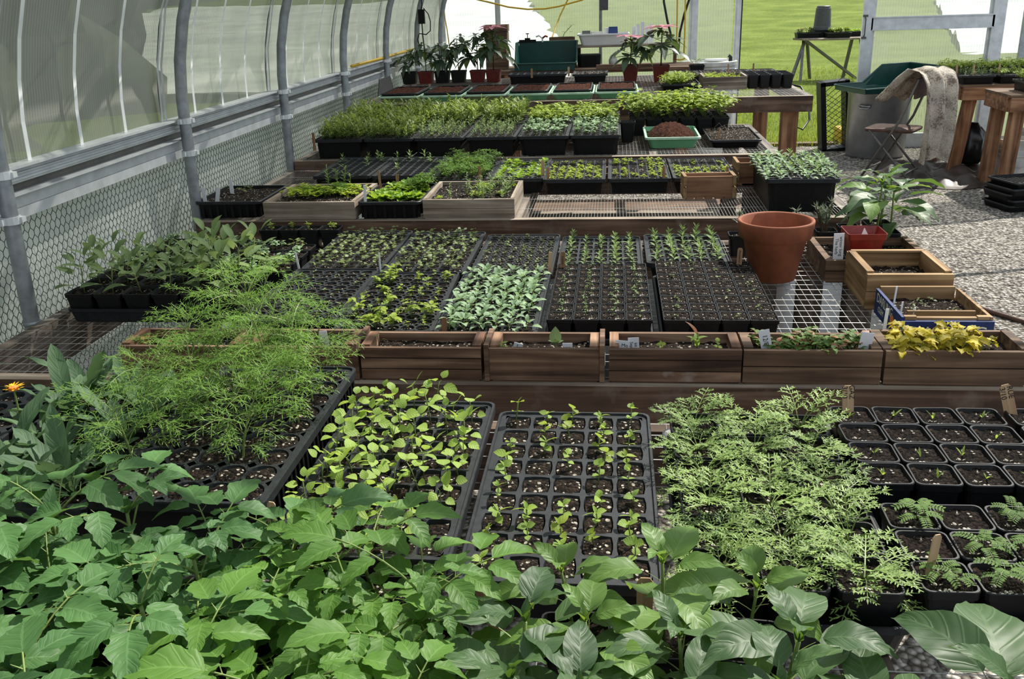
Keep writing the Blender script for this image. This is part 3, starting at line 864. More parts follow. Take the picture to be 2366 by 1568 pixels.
def leaflet(mb, p, az, el, L_, wr=.55, curl=.7, prof='tom', ns=18, mat=0):
    mb.leaf(p, az, el, L_, L_ * wr, prof, curl, ru(.12, .35), ns, 2, mat, ru(-.25, .25), .0007)
def f_tomato(mb, k):
    h = ru(.075, .115); lx, ly = ru(-.015, .015), ru(-.015, .015); a0 = ru(0, 6)
    def at_(z): return Vector((lx * z, ly * z, h * z))
    mb.tube([at_(z / 4) for z in range(5)], .0032, 7, 1, .0022)
    for q in range(6):
        z = .28 + .14 * q; az = a0 + q * 2.5; ln = ru(.085, .125) * (1.0 if q < 5 else .65); el = .35 + .13 * q; curl = ru(.5, 1.0)
        c = at_(z); pts = [c]; nseg = 6; d = None
        for i in range(nseg):
            ang = el - curl * i / nseg; d = Vector((cos(ang) * cos(az), cos(ang) * sin(az), sin(ang))); c = c + d * ln / nseg; pts.append(c)
            if i in (2, 4):
                for s in (-1, 1):
                    e = mb.leaf(c, az + s * 1.15, ang + .1, .012, .0014, 'strip', 0, 0, 2, 1, 1)
                    leaflet(mb, e, az + s * ru(.85, 1.15), ru(-.25, .2), ru(.046, .066) * (1 if q < 5 else .6), .56)
            if i == 3:
                for s in (-1, 1): leaflet(mb, c, az + s * 1.3, ru(-.2, .3), ru(.012, .02), .7, .4, 'ovate', 5)
        mb.tube(pts, .0016, 5, 1, .001, False)
        leaflet(mb, c, az, el - curl - ru(-.1, .2), ru(.062, .084) * (1 if q < 5 else .65), .60)
    for s in range(4): leaflet(mb, at_(1), a0 + s * 1.6, ru(.6, 1.1), ru(.025, .035), .45, .5, 'tom', 9)
def f_pepper(mb, k):
    h = ru(.085, .13); lx, ly = ru(-.012, .012), ru(-.012, .012); a0 = ru(0, 6)
    def at_(z): return Vector((lx * z, ly * z, h * z))
    mb.tube([at_(z / 4) for z in range(5)], .0028, 7, 1, .002)
    for q in range(11):
        z = .25 + .75 * q / 10; az = a0 + q * 2.35; sz = [.7, .85, 1, 1.1, 1.15, 1.15, 1.05, .95, .8, .6, .5][q]
        el = [.2, .25, .3, .4, .45, .5, .55, .65, .75, .9, 1.1][q]
        e = mb.leaf(at_(z), az, el + .2, .03 * sz, .0026, 'strip', .2, 0, 3, 1, 1)
        L_ = ru(.075, .098) * sz
        mb.leaf(e, az, el - .15, L_, L_ * ru(.48, .56), 'acum', ru(.7, 1.3), ru(.12, .3), 14, 2, 0, ru(-.3, .3), .0012)
    for s in range(3): mb.leaf(at_(1), a0 + s * 2.1, 1.2, .026, .012, 'acum', .3, .4, 6, 1, 0)
def f_celery(mb, k):
    for j in range(9):
        a = ru(0, 6.3); r = ru(.02, .075); h = ru(.05, .12); c = Vector((r * cos(a), r * sin(a), h))
        mb.tube([(0, 0, 0), tuple(c * .5 + Vector((0, 0, h * .15))), tuple(c)], .0016, 4, 1, .001)
        for q in range(8):
            b = a + (q - 3.5) * .75; dd = ru(.004, .026)
            mb.leaf(c + Vector((dd * cos(b), dd * sin(b), ru(-.03, .012))), b + ru(-.4, .4), ru(-.2, .7), ru(.022, .034), .024, 'oak', .7, .2, 6, 1, 0)
def f_needle(mb, k):
    for j in range(1 + 2 * k):
        h = ru(.05, .08); dx, dy = ru(-.025, .025) * min(1, k), ru(-.025, .025) * min(1, k)
        mb.tube([(dx * .3, dy * .3, 0), (dx, dy, h)], .0016, 4, 1)
        for q in range(46):
            zz = ru(.35, 1); a = ru(0, 6.3); L_ = ru(.014, .024); c = Vector((dx * zz, dy * zz, h * zz)); el = ru(.3, 1.1)
            mb.blade(c, c + Vector((cos(a) * cos(el), sin(a) * cos(el), sin(el))) * L_, .0022, 0)
def f_mimosa(mb, k):
    a0 = ru(0, 6); mb.tube([(0, 0, 0), (0, 0, .018)], .001, 4, 1)
    for q in range(5):
        az = a0 + q * 1.3; el = ru(.4, 1.0); c = Vector((0, 0, .012 + .002 * q)); ln = ru(.03, .045)
        for i in range(9):
            ang = el - 1.2 * i / 9; d = Vector((cos(ang) * cos(az), cos(ang) * sin(az), sin(ang))); c2 = c + d * ln / 9
            mb.blade(c, c2, .0009, 1); c = c2
            if i > 1:
                for s in (-1, 1): mb.leaf(c, az + s * 1.25, ang * .3, .010, .0042, 'lance', .2, .1, 3, 1, 0)
def f_sprout(mb, k):
    for j in range(3): mb.leaf((0, 0, 0), ru(0, 6.3), ru(.9, 1.45), ru(.010, .026), .004, 'lance', .5, .2, 4, 1, 0)
def f_castor(mb, k, pink=False):
    h = ru(.20, .27); a0 = ru(0, 6)
    mb.tube([(0, 0, 0), (ru(-.01, .01), 0, h)], .004, 6, 1, .003)
    for q in range(7):
        z = h * (.28 + .115 * q); az = a0 + q * 2.4; pl = ru(.06, .10) * (1 if q < 5 else .5); el = .35 + .05 * q
        c = Vector((pl * cos(el) * cos(az), pl * cos(el) * sin(az), z + pl * sin(el)))
        mb.tube([(0, 0, z), tuple(c)], .0018, 4, 1)
        S = ru(.11, .15) if q < 5 else .07
        tilt = ru(.5, 1.0)
        for b in range(7):
            an = (b - 3) * .80
            fl = abs(b - 3) / 3
            mb.leaf(c, az + an, -tilt * cos(an) + .12, S * (1.15 - .5 * fl), S * .34, 'acum', .6, .2, 7, 1, 0)
    if pink:
        for b in range(9):
            mb.leaf((0, 0, h + .035), a0 + b * .7, ru(.05, .4), ru(.10, .13), .042, 'lance', .5, .25, 6, 1, 2)
        mb.tube([(0, 0, h), (0, 0, h + .035)], .003, 5, 1)
def f_purslane(mb, k):
    for j in range(6):
        x, y = ru(-.02, .02), ru(-.02, .02); h = ru(.012, .035)
        mb.tube([(x * .3, y * .3, 0), (x, y, h)], .0008, 3, 1)
        for s in range(4): mb.leaf((x, y, h), ru(0, 6.3), ru(0, .7), ru(.012, .02), .011, 'ovate', .7, .2, 4, 1, 2 if rnd() < .2 else 0)
def f_autumn(mb, k):
    for j in range(7):
        a = ru(0, 6.3); r = ru(.005, .04); h = ru(.02, .055)
        mb.tube([(0, 0, 0), (r * cos(a), r * sin(a), h)], .001, 3, 1)
        for s in range(2): mb.leaf((r * cos(a), r * sin(a), h), a + ru(-1, 1), ru(-.1, .6), ru(.03, .045), .026, 'oak', 1.0, .3, 8, 2, 0, ru(-.3, .3), .002)
PL = {
    'yellow': pm('lime_seedling', 5, f_yellow, ['yel', 'stem']),
    'small': pm('small_seedling', 4, f_small, ['yel', 'stem']),
    'yellow2': pm('green_seedling', 4, f_small, ['celery', 'stem']),
    'kale': pm('kale_seedling', 4, f_kale, ['kale', 'stem']),
    'strap': pm('strap_seedling', 4, f_strap, ['strap', 'stem']),
    'tiny': pm('tiny_seedling', 6, f_tiny, ['tinyl', 'stemdk']),
    'wisp': pm('wispy_seedling', 4, f_wisp, ['strap', 'stem']),
    'dense': pm('dense_seedling', 4, f_dense, ['dense', 'stem']),
    'denser': pm('round_leaved_seedling', 4, f_dense2, ['kale', 'stem']),
    'denseb': pm('broad_leaved_seedling', 4, f_dense2, ['celery', 'stem']),
    'sparse': pm('thin_seedling', 4, f_sparse, ['strap', 'stem']),
    'parsley': pm('parsley_plant', 3, f_parsley, ['parsley', 'stem']),
    'lettuce': pm('lettuce_plant', 3, f_lettuce, ['lettuce', 'stem']),
    'micro': pm('seedling_clump', 4, f_micro, ['lime', 'stem']),
    'sage': pm('sage_plant', 4, f_sage, ['sage', 'stem']),
    'cal': pm('calendula_plant', 3, f_cal, ['cal', 'stem']),
    'lance': pm('lance_leaved_plant', 3, f_lance, ['mid', 'stem']),
    'cham': pm('ferny_plant', 4, f_cham, ['cham', 'stem'], False),
    'cosmos': pm('feathery_plant', 4, f_cosmos, ['cosmos', 'stem'], False),
    'tomato': pm('tomato_plant', 5, f_tomato, ['tomato', 'stem']),
    'tomatob': pm('tomato_plant', 4, f_tomato, ['tomatob', 'stem']),
    'pepper': pm('pepper_plant', 5, f_pepper, ['pepper', 'stem']),
    'pepperb': pm('pepper_plant', 4, f_pepper, ['pepperb', 'stem']),
    'celery': pm('celery_plant', 3, f_celery, ['celery', 'stem']),
    'needle': pm('needle_plant', 3, f_needle, ['rose', 'stemdk'], False),
    'mimosa': pm('mimosa_plant', 3, f_mimosa, ['mid', 'stem']),
    'sprout': pm('grassy_sprout', 3, f_sprout, ['yel', 'stem']),
    'castor': pm('castor_plant', 4, f_castor, ['castor', 'stemdk']),
    'castorp': pm('castor_plant', 2, lambda m_, k: f_castor(m_, k, True), ['castor', 'stemdk', 'pink']),
    'mixed': pm('mixed_seedling', 4, f_purslane, ['mid', 'stem', 'redl']),
    'autumn': pm('yellowing_plant', 3, f_autumn, ['autumn', 'stem']),
}
def plant(parent, kind, loc, s=1.0, name='seedling', var=.2, **kw):
    return ob(name, random.choice(PL[kind]), parent, loc, scale=s * ru(1 - var, 1 + var), rot=(ru(-.08, .08), ru(-.08, .08), ru(0, 6.28)), **kw)

# ------------------------------------------------------------------ containers
CACHE = {}
def cell_mesh(w_, d, h, nc, nr, shape='sq', share=.80, fill=.012, soil='soil', top='blacktop', deep=True):
    key = (w_, d, h, nc, nr, shape, share, fill, soil, top)
    if key in CACHE: return CACHE[key]
    mb = MB(); sb = MB(); b = .014; px, py = (w_ - 2 * b) / nc, (d - 2 * b) / nr; zt = h - .004
    n = 12 if shape == 'sq' else 16
    for i in range(nc):
        for j in range(nr):
            cx = -w_ / 2 + b + px * (i + .5); cyy = -d / 2 + b + py * (j + .5)
            off = 0
            out = []; inn = []
            for k in range(n):
                a = 2 * pi * (k + .5) / n; ca, sa = cos(a), sin(a); q = 1 / max(abs(ca), abs(sa))
                out.append((cx + ca * q * px / 2, cyy + sa * q * py / 2))
                e = q if shape == 'sq' else 1.0
                if shape == 'sq':
                    e = min(q, 1.27)
                inn.append((cx + ca * e * px / 2 * share, cyy + sa * e * py / 2 * share))
            B = len(mb.v)
            mb.v += [(x, y, zt) for x, y in out] + [(x, y, zt) for x, y in inn] + [(cx + (x - cx) * .86, cyy + (y - cyy) * .86, h - fill - .012) for x, y in inn]
            for k in range(n):
                k2 = (k + 1) % n
                mb.face([B + k, B + k2, B + n + k2, B + n + k]); mb.face([B + n + k, B + n + k2, B + 2 * n + k2, B + 2 * n + k])
            S = len(sb.v); sb.v += [(cx + (x - cx) * .9, cyy + (y - cyy) * .9, h - fill + ru(-.002, .002)) for x, y in inn] + [(cx + (x - cx) * .45, cyy + (y - cyy) * .45, h - fill + ru(0, .004)) for x, y in inn] + [(cx, cyy, h - fill + ru(0, .004))]
            for k in range(n):
                k2 = (k + 1) % n
                sb.face([S + k, S + k2, S + n + k2, S + n + k]); sb.face([S + n + k, S + n + k2, S + 2 * n])
            if deep and (i in (0, nc - 1) or j in (0, nr - 1)):
                mb.box((cx, cyy, 0), (px * .70, py * .70, h - .02), 1, 0, 1.24)
    # rim, skirt
    mb.loops([(w_ / 2 - b, d / 2 - b, zt), (w_ / 2 - .006, d / 2 - .006, zt), (w_ / 2 - .005, d / 2 - .005, h), (w_ / 2 - .001, d / 2 - .001, h), (w_ / 2, d / 2, h - .002), (w_ / 2, d / 2, h - .016), (w_ / 2 - .003, d / 2 - .003, h - .016)], 16, .016, 0, False, False)
    mb.loops([(w_ / 2 - .022, d / 2 - .022, 0), (w_ / 2 - .012, d / 2 - .012, h - .014)], 16, .02, 1, True, False)
    r = (mb.mesh('cell_tray', [top, 'black']), sb.mesh('soil', [soil], True))
    CACHE[key] = r
    return r
def cell_tray(label, x0, y0, w_, d, z, h, nc, nr, kind=None, prob=1, s=1.0, shape='sq', rz=0, soil='soil', share=.80, top='blacktop', fill=.012, group=None, cat='seedling tray', var=.2, jit=.004, name='cell_tray', fn=None, extra=None):
    """x0, y0 = front left corner"""
    t = thing(name, label, cat, (x0 + w_ / 2, y0 + d / 2, z), rz, group)
    a, b = cell_mesh(w_, d, h, nc, nr, shape, share, fill, soil, top)
    ob('tray_shell', a, t); ob('soil', b, t)
    bb = .014; px, py = (w_ - 2 * bb) / nc, (d - 2 * bb) / nr; cnt = 0
    for j in range(nr):
        for i in range(nc):
            pr = prob if fn is None else fn(i / max(1, nc - 1), j / max(1, nr - 1))
            if kind and rnd() < pr and cnt < 100:
                k = kind if isinstance(kind, str) else random.choice(kind)
                plant(t, k, (-w_ / 2 + bb + px * (i + .5) + ru(-jit, jit), -d / 2 + bb + py * (j + .5) + ru(-jit, jit), h - fill), s, 'seedling', var); cnt += 1
    return t
def rtray_mesh(w_, d, h, lip=.008, taper=.02, wall=.003, mats=('black', 'blacktop'), ribs=0, floor=.004):
    mb = MB(); a, b = w_ / 2, d / 2; t = taper
    mb.loops([(a - lip - t, b - lip - t, 0), (a - lip, b - lip, h - .012), (a - lip + .001, b - lip + .001, h - .012), (a, b, h - .012, 1), (a, b, h - .002, 1), (a - .002, b - .002, h, 1), (a - lip, b - lip, h), (a - lip - wall - t, b - lip - wall - t, floor)], 20, .022, 0)
    if ribs:
        for k in range(ribs):
            for s in (-1, 1):
                mb.box((-a + .03 + (w_ - .06) * k / (ribs - 1), s * (b - lip - t * .6), .004), (.012, .012, h - .018), 0, 0, 1)
                mb.box((s * (a - lip - t * .6), -b + .03 + (d - .06) * k / (ribs - 1), .004), (.012, .012, h - .018), 0, 0, 1)
    return mb.mesh('tray_shell', list(mats))
def soil_slab(w_, d, z, n=10, amp=.004, mat='soil', r=None):
    mb = MB()
    m = max(3, int(n * d / w_))
    for j in range(m + 1):
        for i in range(n + 1):
            mb.v.append((-w_ / 2 + w_ * i / n, -d / 2 + d * j / m, z + ru(-amp, amp)))
    for j in range(m):
        for i in range(n):
            a = j * (n + 1) + i; mb.face([a, a + 1, a + n + 2, a + n + 1])
    return mb.mesh('soil', [mat], True)
def flat_tray(label, x0, y0, w_, d, z, h, soil='soil', fill=.015, rz=0, mats=('black', 'blacktop'), cat='seed tray', group=None, taper=.012, name='flat_tray', ribs=0, lip=.008, amp=.004):
    t = thing(name, label, cat, (x0 + w_ / 2, y0 + d / 2, z), rz, group)
    ob('tray_shell', rtray_mesh(w_, d, h, lip, taper, mats=mats, ribs=ribs), t)
    if soil: ob('soil', soil_slab(w_ - 2 * lip - .012, d - 2 * lip - .012, h - fill, 12, amp, soil), t)
    return t
def pot_mesh(tw, bw, h, rim=.012, fill=.010, mat='pot', soil='soil', rc=.010):
    key = ('pot', tw, bw, h, fill, mat, soil)
    if key in CACHE: return CACHE[key]
    mb = MB(); a, b = tw / 2, bw / 2; c = b + (a - b) * (1 - rim / h) - .0015
    mb.loops([(b, b, 0), (c, c, h - rim), (c + .0025, c + .0025, h - rim), (a, a, h - .0015), (a - .0008, a - .0008, h), (a - .003, a - .003, h), (a - .006, a - .006, h - fill - .004)], 16, rc, 0, True, False)
    sb = MB(); n = 8; s = a - .0035
    for j in range(n + 1):
        for i in range(n + 1):
            u, v_ = -1 + 2 * i / n, -1 + 2 * j / n
            k = 1 - .10 * (abs(u) * abs(v_)) ** 2
            sb.v.append((u * s * k, v_ * s * k, h - fill + ru(-.003, .003)))
    for j in range(n):
        for i in range(n):
            q = j * (n + 1) + i; sb.face([q, q + 1, q + n + 2, q + n + 1])
    r = (mb.mesh('pot', [mat]), sb.mesh('soil', [soil], True)); CACHE[key] = r
    return r
def potted(label, cat, x, y, z, kind=None, s=1.0, tw=.088, bw=.064, h=.085, mat='pot', soil='soil', rz=0, group=None, name='potted_plant', part='plant', fill=.010, var=.12, n=1, spread=0):
    t = thing(name, label, cat, (x, y, z), rz, group)
    a, b = pot_mesh(tw, bw, h, .012, fill, mat, soil)
    ob('pot', a, t); ob('soil', b, t)
    if kind:
        for k in range(n): plant(t, kind, (ru(-spread, spread), ru(-spread, spread), h - fill - .001), s, part, var)
    return t
def web_tray(label, x0, y0, w_, d, z, h=.05, group=None):
    t = thing('carrying_tray', label, 'tray', (x0 + w_ / 2, y0 + d / 2, z), 0, group)
    mb = MB(); a, b = w_ / 2, d / 2
    mb.loops([(a - .012, b - .012, 0), (a - .004, b - .004, h - .010), (a, b, h - .010), (a, b, h), (a - .003, b - .003, h), (a - .008, b - .008, h - .003), (a - .016, b - .016, .003)], 16, .02, 0)
    mb.obj('tray_shell', ['blacktop'], t)
    return t
def crate(label, x0, y0, w_, d, z, h, mats=('wred', 'wredy'), slats=2, soil='soilperl', fill=.02, th=.011, endup=.006, gap=.003, rz=0, flare=0, endw=.016, cat='planter crate', group=None, name='wooden_crate', backup=0, cap=True, amp=.004, lastmat=None):
    """box with plank front, back and end boards"""
    t = thing(name, label, cat, (x0 + w_ / 2, y0 + d / 2, z), rz, group)
    for nm, yy in (('front_panel', -d / 2 + th / 2), ('back_panel', d / 2 - th / 2)):
        mb = MB(); sh = (h - gap * (slats - 1) - .004) / slats
        for k in range(slats):
            mb.box((0, yy, .004 + k * (sh + gap)), (w_ - (0 if nm == 'front_panel' else .001), th, sh), 1 if (lastmat and k == 0) else 0)
        mb.obj(nm, [mats[0], lastmat or mats[0]], t)
    for s in (-1, 1):
        mb = MB(); rot = Matrix.Rotation(s * flare, 3, 'Y')
        mb.box((s * (w_ / 2 - endw / 2 - .001), 0, .004), (endw, d - 2 * th - .001, h + endup - .004), 0, 0, 1, rot)
        mb.obj('end_panel', [mats[1]], t)
    mb = MB(); mb.box((0, 0, 0), (w_ - .012, d - .004, .004)); mb.obj('bottom', [mats[0]], t)
    if soil: ob('soil', soil_slab(w_ - 2 * endw - .002, d - 2 * th - .002, h - fill, 14, amp, soil), t)
    return t
def label_text(parent, txt, size, loc, rot, mat='ink'):
    cu = bpy.data.curves.new('lettering', 'FONT'); cu.body = txt; cu.size = size; cu.align_x = 'CENTER'; cu.align_y = 'CENTER'; cu.extrude = .0002
    cu.materials.append(M[mat])
    oc = bpy.data.objects.new('lettering', cu); me = bpy.data.meshes.new_from_object(oc); bpy.data.objects.remove(oc)
    o = bpy.data.objects.new('lettering', me); col.objects.link(o); o.parent = parent; o.location = loc; o.rotation_euler = rot
    return o
def stake(label, x, y, z, h=.08, w_=.016, mat='stake', tilt=0, lean=0, rz=0, txt=None, vertical=True, group=None, name='plant_label', tsize=.011, th=.0016, tmat='ink', off=.0):
    """flat marker pushed into the soil; z = soil level"""
    t = thing(name, label, 'plant label', (x, y, z - .012), rz, group)
    mb = MB(); hh = h + .012
    pts = [(-w_ / 2, 0)] + [(-w_ / 2, hh - w_ * .3), (-w_ * .28, hh), (w_ * .28, hh), (w_ / 2, hh - w_ * .3)] + [(w_ / 2, 0)]
    if mat in ('tag', 'white'): pts = [(-w_ / 2, 0), (-w_ / 2, hh), (w_ / 2, hh), (w_ / 2, 0)]
    n = len(pts)
    for yy in (-th / 2, th / 2): mb.v += [(px, yy, pz) for px, pz in pts]
    mb.face([i for i in range(n)]); mb.face([n + i for i in reversed(range(n))])
    for i in range(n): mb.face([i, n + i, n + (i + 1) % n, (i + 1) % n])
    b = mb.obj('blade', [mat], t); 
    t.rotation_euler = (lean, tilt, rz)
    if txt:
        for k, tx in enumerate(txt if isinstance(txt, (list, tuple)) else [txt]):
            if vertical: label_text(t, tx, tsize, ((k - (0 if isinstance(txt, str) else (len(txt) - 1) / 2)) * tsize * .95, -th / 2 - .0003, hh * .62 + off), (pi / 2, pi / 2, 0), tmat)
            else: label_text(t, tx, tsize, (0, -th / 2 - .0003, hh * .75 - k * tsize * 1.1 + off), (pi / 2, 0, 0), tmat)
    return t

# ================================================================== BENCH 1 (nearest)
Z1 = .80
# tomatoes: dark ones to the left, brighter ones toward the middle
g = 'potted tomato plants in the foreground'
rows = [(.60, -.60, -.21), (.70, -.70, -.21), (.80, -.78, -.21), (.895, -.86, -.21), (.985, -.93, -.30)]
for j, (y, xa, xb) in enumerate(rows):
    n = int(round((xb - xa) / .098)) + 1
    for i in range(n):
        x = xa + (xb - xa) * i / (n - 1)
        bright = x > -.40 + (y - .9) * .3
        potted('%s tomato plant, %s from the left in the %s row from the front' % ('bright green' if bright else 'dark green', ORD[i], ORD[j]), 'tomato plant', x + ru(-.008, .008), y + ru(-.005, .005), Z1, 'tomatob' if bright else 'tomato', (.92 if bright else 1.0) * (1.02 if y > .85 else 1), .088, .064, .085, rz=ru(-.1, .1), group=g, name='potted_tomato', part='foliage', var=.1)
g = 'potted pepper plants in the foreground'
prow = [(.545, [-.11, -.02, .07, .16, .25, .34, .43, .56]), (.637, [-.11, -.02, .07, .16, .25, .34, .47]), (.729, [-.11, -.02, .07, .16, .26, .38, .54]), (.822, [-.10, -.01, .08, .18]), (.935, [-.04, .065, .16])]
for j, (y, xs) in enumerate(prow):
    for i, x in enumerate(xs):
        yng = j == 4 or (j == 3 and i % 3 == 1)
        potted('%s pepper plant, %s from the left in the %s pepper row from the front' % ('pale green' if yng else 'dark green', ORD[i], ORD[j]), 'pepper plant', x + ru(-.0015, .0015), y + ru(-.002, .002), Z1, 'pepperb' if yng else 'pepper', (.85 if yng else 1.0) * (1.22 if x > .36 else 1), .085, .062, .08, rz=ru(-.1, .1), group=g, name='potted_pepper', part='foliage', var=.1)
# calendula and others at the left
t = cell_tray('black cell tray of grey green calendula rosettes at the left of the near bench', -1.090, 1.20, .275, .49, Z1, .07, 3, 5, 'cal', .95, 1.05, share=.82, soil='soil', fill=.01)
mb = MB(); mb.tube([(0, 0, 0), (.004, -.004, .10)], .0018, 5, 1)
for k in range(26): mb.leaf((.004 + .006 * cos(k), -.004 + .006 * sin(k), .10), k * 2 * pi / 13, .35 + .3 * (k % 2), .016, .005, 'lance', .2, .1, 3, 1, 0)
mb.loops([(.009, .009, .098), (.008, .008, .104), (.002, .002, .106)], 10, None, 2, True, True, (.004, -.004))
mb.obj('flower', ['flower', 'stem', 'orange'], t, (-.13, .02, .06))
t = cell_tray('black cell tray of broad leaved seedlings behind the calendulas', -1.085, 1.695 - .0, .001 + .27, .0 + .001 + .002, Z1, .07, 1, 1) if False else None
cell_tray('black cell tray of upright lance leaved plants at the far left of the near bench', -1.385, 1.18, .275, .50, Z1, .07, 4, 8, 'lance', .55, 1.0, share=.84, shape='rd')
# feathery plants in the deep tray
t = thing('deep_cell_tray', 'deep black cell tray holding tall feathery plants on the near bench', 'seedling tray', (-.645, 1.425, Z1))
a_, b_ = cell_mesh(.28, .543, .115, 5, 9, 'rd', .97, .007, 'soilperl', 'blacktop')
ob('tray_shell', a_, t); ob('soil', b_, t)
mb = MB()
for k in range(26):
    y = -.255 + .51 * k / 25
    for s in (-1, 1): mb.box((s * .131, y, .01), (.007, .008, .09))
mb.obj('rib', ['black'], t, kind='stuff')
CB = [(-.135, .05, 3), (-.07, .0, 2), (-.015, .07, 1), (.095, .115, 0), (.035, .09, 2), (.05, -.115, 3), (-.11, .17, 2), (.085, .21, 1), (-.17 + .06, -.06, 1), (.03, .2, 2), (-.03, .14, 0), (-.055, .23, 2), (.06, .16, 1), (-.1, .10, 0), (.0, -.02, 3), (.1, .02, 3), (-.12, -.15, 3)]
for x, y, k in CB:
    ob('feathery_plant', PL['cosmos'][k], t, (x, y, .107), scale=ru(.76, .90), rot=(ru(-.07, .07), ru(-.07, .07), ru(0, 6.28)))
stake('wooden stake with faded writing at the front corner of the deep feathery tray', -.494, 1.128, Z1 + .012, .120, .012, 'stake', .08, -.05, 0, 'Cosmos', True, tsize=.009, off=.026)
# two seedling trays in the middle
def fa(u, v): return .97 if u < .6 else (.85 if v > .35 else .6)
cell_tray('grey black cell tray of lime green seedlings beside the deep feathery tray', -.497, 1.09, .278, .54, Z1, .072, 6, 10, 'yellow', 1, 1.3, fn=fa, share=.92, fill=.010, jit=.009, soil='soilperl')
cell_tray('grey black cell tray of sparse small seedlings, left of the ferny pots', -.207, 1.045, .278, .543, Z1, .072, 5, 9, ['small', 'small', 'yellow2'], .82, 1.35, share=.90, fill=.007, jit=.006, soil='soilperl')
stake('short brown stake at the front of the small seedling tray, behind the peppers', .045, 1.028, Z1 + .012, .085, .021, 'stake')
stake('dark stake leaning between the tomatoes and the sparse seedling tray', -.150, 1.034, Z1 + .012, .085, .017, 'stakedk', -.3)
stake('brown stake standing among the dark tomatoes at the left', -.865, 1.045, Z1 + .075, .09, .022, 'stakedk', .06)
stake('brown stake half hidden by tomato leaves in the left foreground', -.66, .86, Z1 + .075, .07, .02, 'stakedk', -.1)
# ferny pots
web_tray('black carrying tray under the ferny potted plants', .093, 1.005, .286, .565, Z1, .05)
for j in range(6):
    for i in range(3):
        potted('ferny potted plant, %s from the left in the %s row from the front' % (ORD[i], ORD[j]), 'ferny plant', .145 + .0905 * i, 1.062 + .0895 * j, Z1 + .0045, 'cham', 1.02, .083, .060, .085, group='ferny plants in square pots', name='potted_fern_herb', part='foliage', var=.12, fill=.008)
# square pots of bare soil and of small mimosa seedlings
CN = ['first', 'second', 'third', 'fourth']
for tx, tn in ((.388, 'left'), (.688, 'right')):
    web_tray('black carrying tray under the %s block of small square pots' % tn, tx, 1.020, .29, .585, Z1, .05)
    for j, y in enumerate((1.555, 1.483, 1.411, 1.339, 1.212, 1.138, 1.064)):
        for i in range(4):
            x = tx + .0365 + .0722 * i
            mim = j >= 4
            what = ('mimosa seedling pot' if mim else 'square soil pot')
            if j == 3 and i == 3 and tn == 'left': pass
            lb = '%s, %s from left, %s row from the back, %s block of small pots' % (what, CN[i], ORD[j], tn)
            potted(lb, 'mimosa seedling' if mim else 'pot', x, y, Z1 + .0045, 'mimosa' if mim and (i + j) % 5 else (('sprout' if rnd() < .55 else None) if not mim else None), .8 if mim else .9, .0705, .052, .085, group='small square pots at the right of the near bench', name='square_pot', part='seedling', rz=ru(-.04, .04), fill=.006, n=2 if mim else 1, spread=.012 if mim else .008)
stake('wooden stake marked 3/10 behind the ferny plants', .424, 1.580, Z1 + .08, .052, .020, 'stake', -.06, -.1, 0, ['3/10', 'GAZ'], True, tsize=.013, off=.012)
stake('wooden stake marked 3/10 RUE in the back row at the right edge', .705, 1.578, Z1 + .08, .060, .021, 'stake', -.28, -.1, 0, ['3/10', 'RUE'], True, tsize=.013, off=.012)
stake('blank wooden stake in the front left mimosa pot', .410, 1.078, Z1 + .08, .060, .015, 'stake', .09, 0, .5)
t = potted('small bushy lime plant in a black pot at the right edge of the foreground', 'pot plant', .56, .905, Z1, 'lance', .8, .08, .06, .08, part='foliage')

# ================================================================== BENCH 2
Z2 = .725
CR = [(-1.225, -.920, 1, 'wred', .135, 'half hidden behind the feathery plants, far left of the front row'),
      (-.905, -.628, 3, 'wred', .135, 'second from the left, behind the feathery plants with a white tag'),
      (-.609, -.312, 3, 'wred', .120, 'of three slats with bare perlite soil, above the lime seedlings'),
      (-.292, -.028, 1, 'wred', .120, 'with a single wide front plank and one round leaf plant'),
      (-.005, .304, 3, 'wred', .125, 'of three slats, the lowest flaking white, holding a yellow green sprout'),
      (.308, .621, 2, 'wbrown', .125, 'of two slats holding a tag marked 12/8'),
      (.628, .945, 2, 'wbrown', .150, 'at the right end of the front row full of yellowing plants')]
cr = []
for i, (a, b, s, mt, d, lb) in enumerate(CR):
    c = crate('weathered wooden planter crate ' + lb, a, 2.078, b - a, d, Z2, .085, (mt, 'wredy' if i < 5 else 'wbrown'), s, 'soilperl', .022, .012, .004, .003, lastmat='wgrey' if i == 4 else None, flare=0 if i != 6 else .06, endw=.022, group='front row planter crates', rz=0)
    cr.append(c)
for i in (1, 3):                         # corner posts at the crate ends
    for s in (-1, 1):
        w_ = CR[i][1] - CR[i][0]; d = CR[i][4]
        mb = MB(); mb.box((s * (w_ / 2 + .0065), -.002, .001), (.012, d, .094)); mb.obj('corner_post', ['wred'], cr[i])
ob('sprout', PL['tiny'][0], cr[2], (-.11, .02, .063), scale=1.6)
ob('seedling', PL['denseb'][0], cr[3], (-.105, -.03, .055), scale=.8)
mb = MB(); mb.tube([(0, 0, 0), (0, 0, .03)], .0015, 5, 1)
for k, (az, el, ln, wd) in enumerate(((1.6, 1.3, .042, .03), (-1.2, .9, .02, .018), (.3, .4, .022, .018), (3.0, .5, .02, .016))): mb.leaf((0, 0, .018), az, el, ln, wd, 'ovate', .2, .15, 8, 2)
mb.obj('round_leaf_plant', ['sage', 'stem'], cr[3], (.025, -.01, .062), smooth=True)
mb = MB(); mb.tube([(0, 0, 0), (.002, 0, .045)], .0018, 5, 1)
for k, (az, el, ln) in enumerate(((-1.4, 1.4, .03), (1.7, 1.2, .035), (3.1, .9, .03), (.2, .6, .028), (-2.2, .3, .03), (2.6, 1.1, .045))): mb.leaf((0, 0, .01 + .006 * k), az, el, ln, .014, 'acum', .8, .2, 7, 1, 2 if k == 5 else 0)
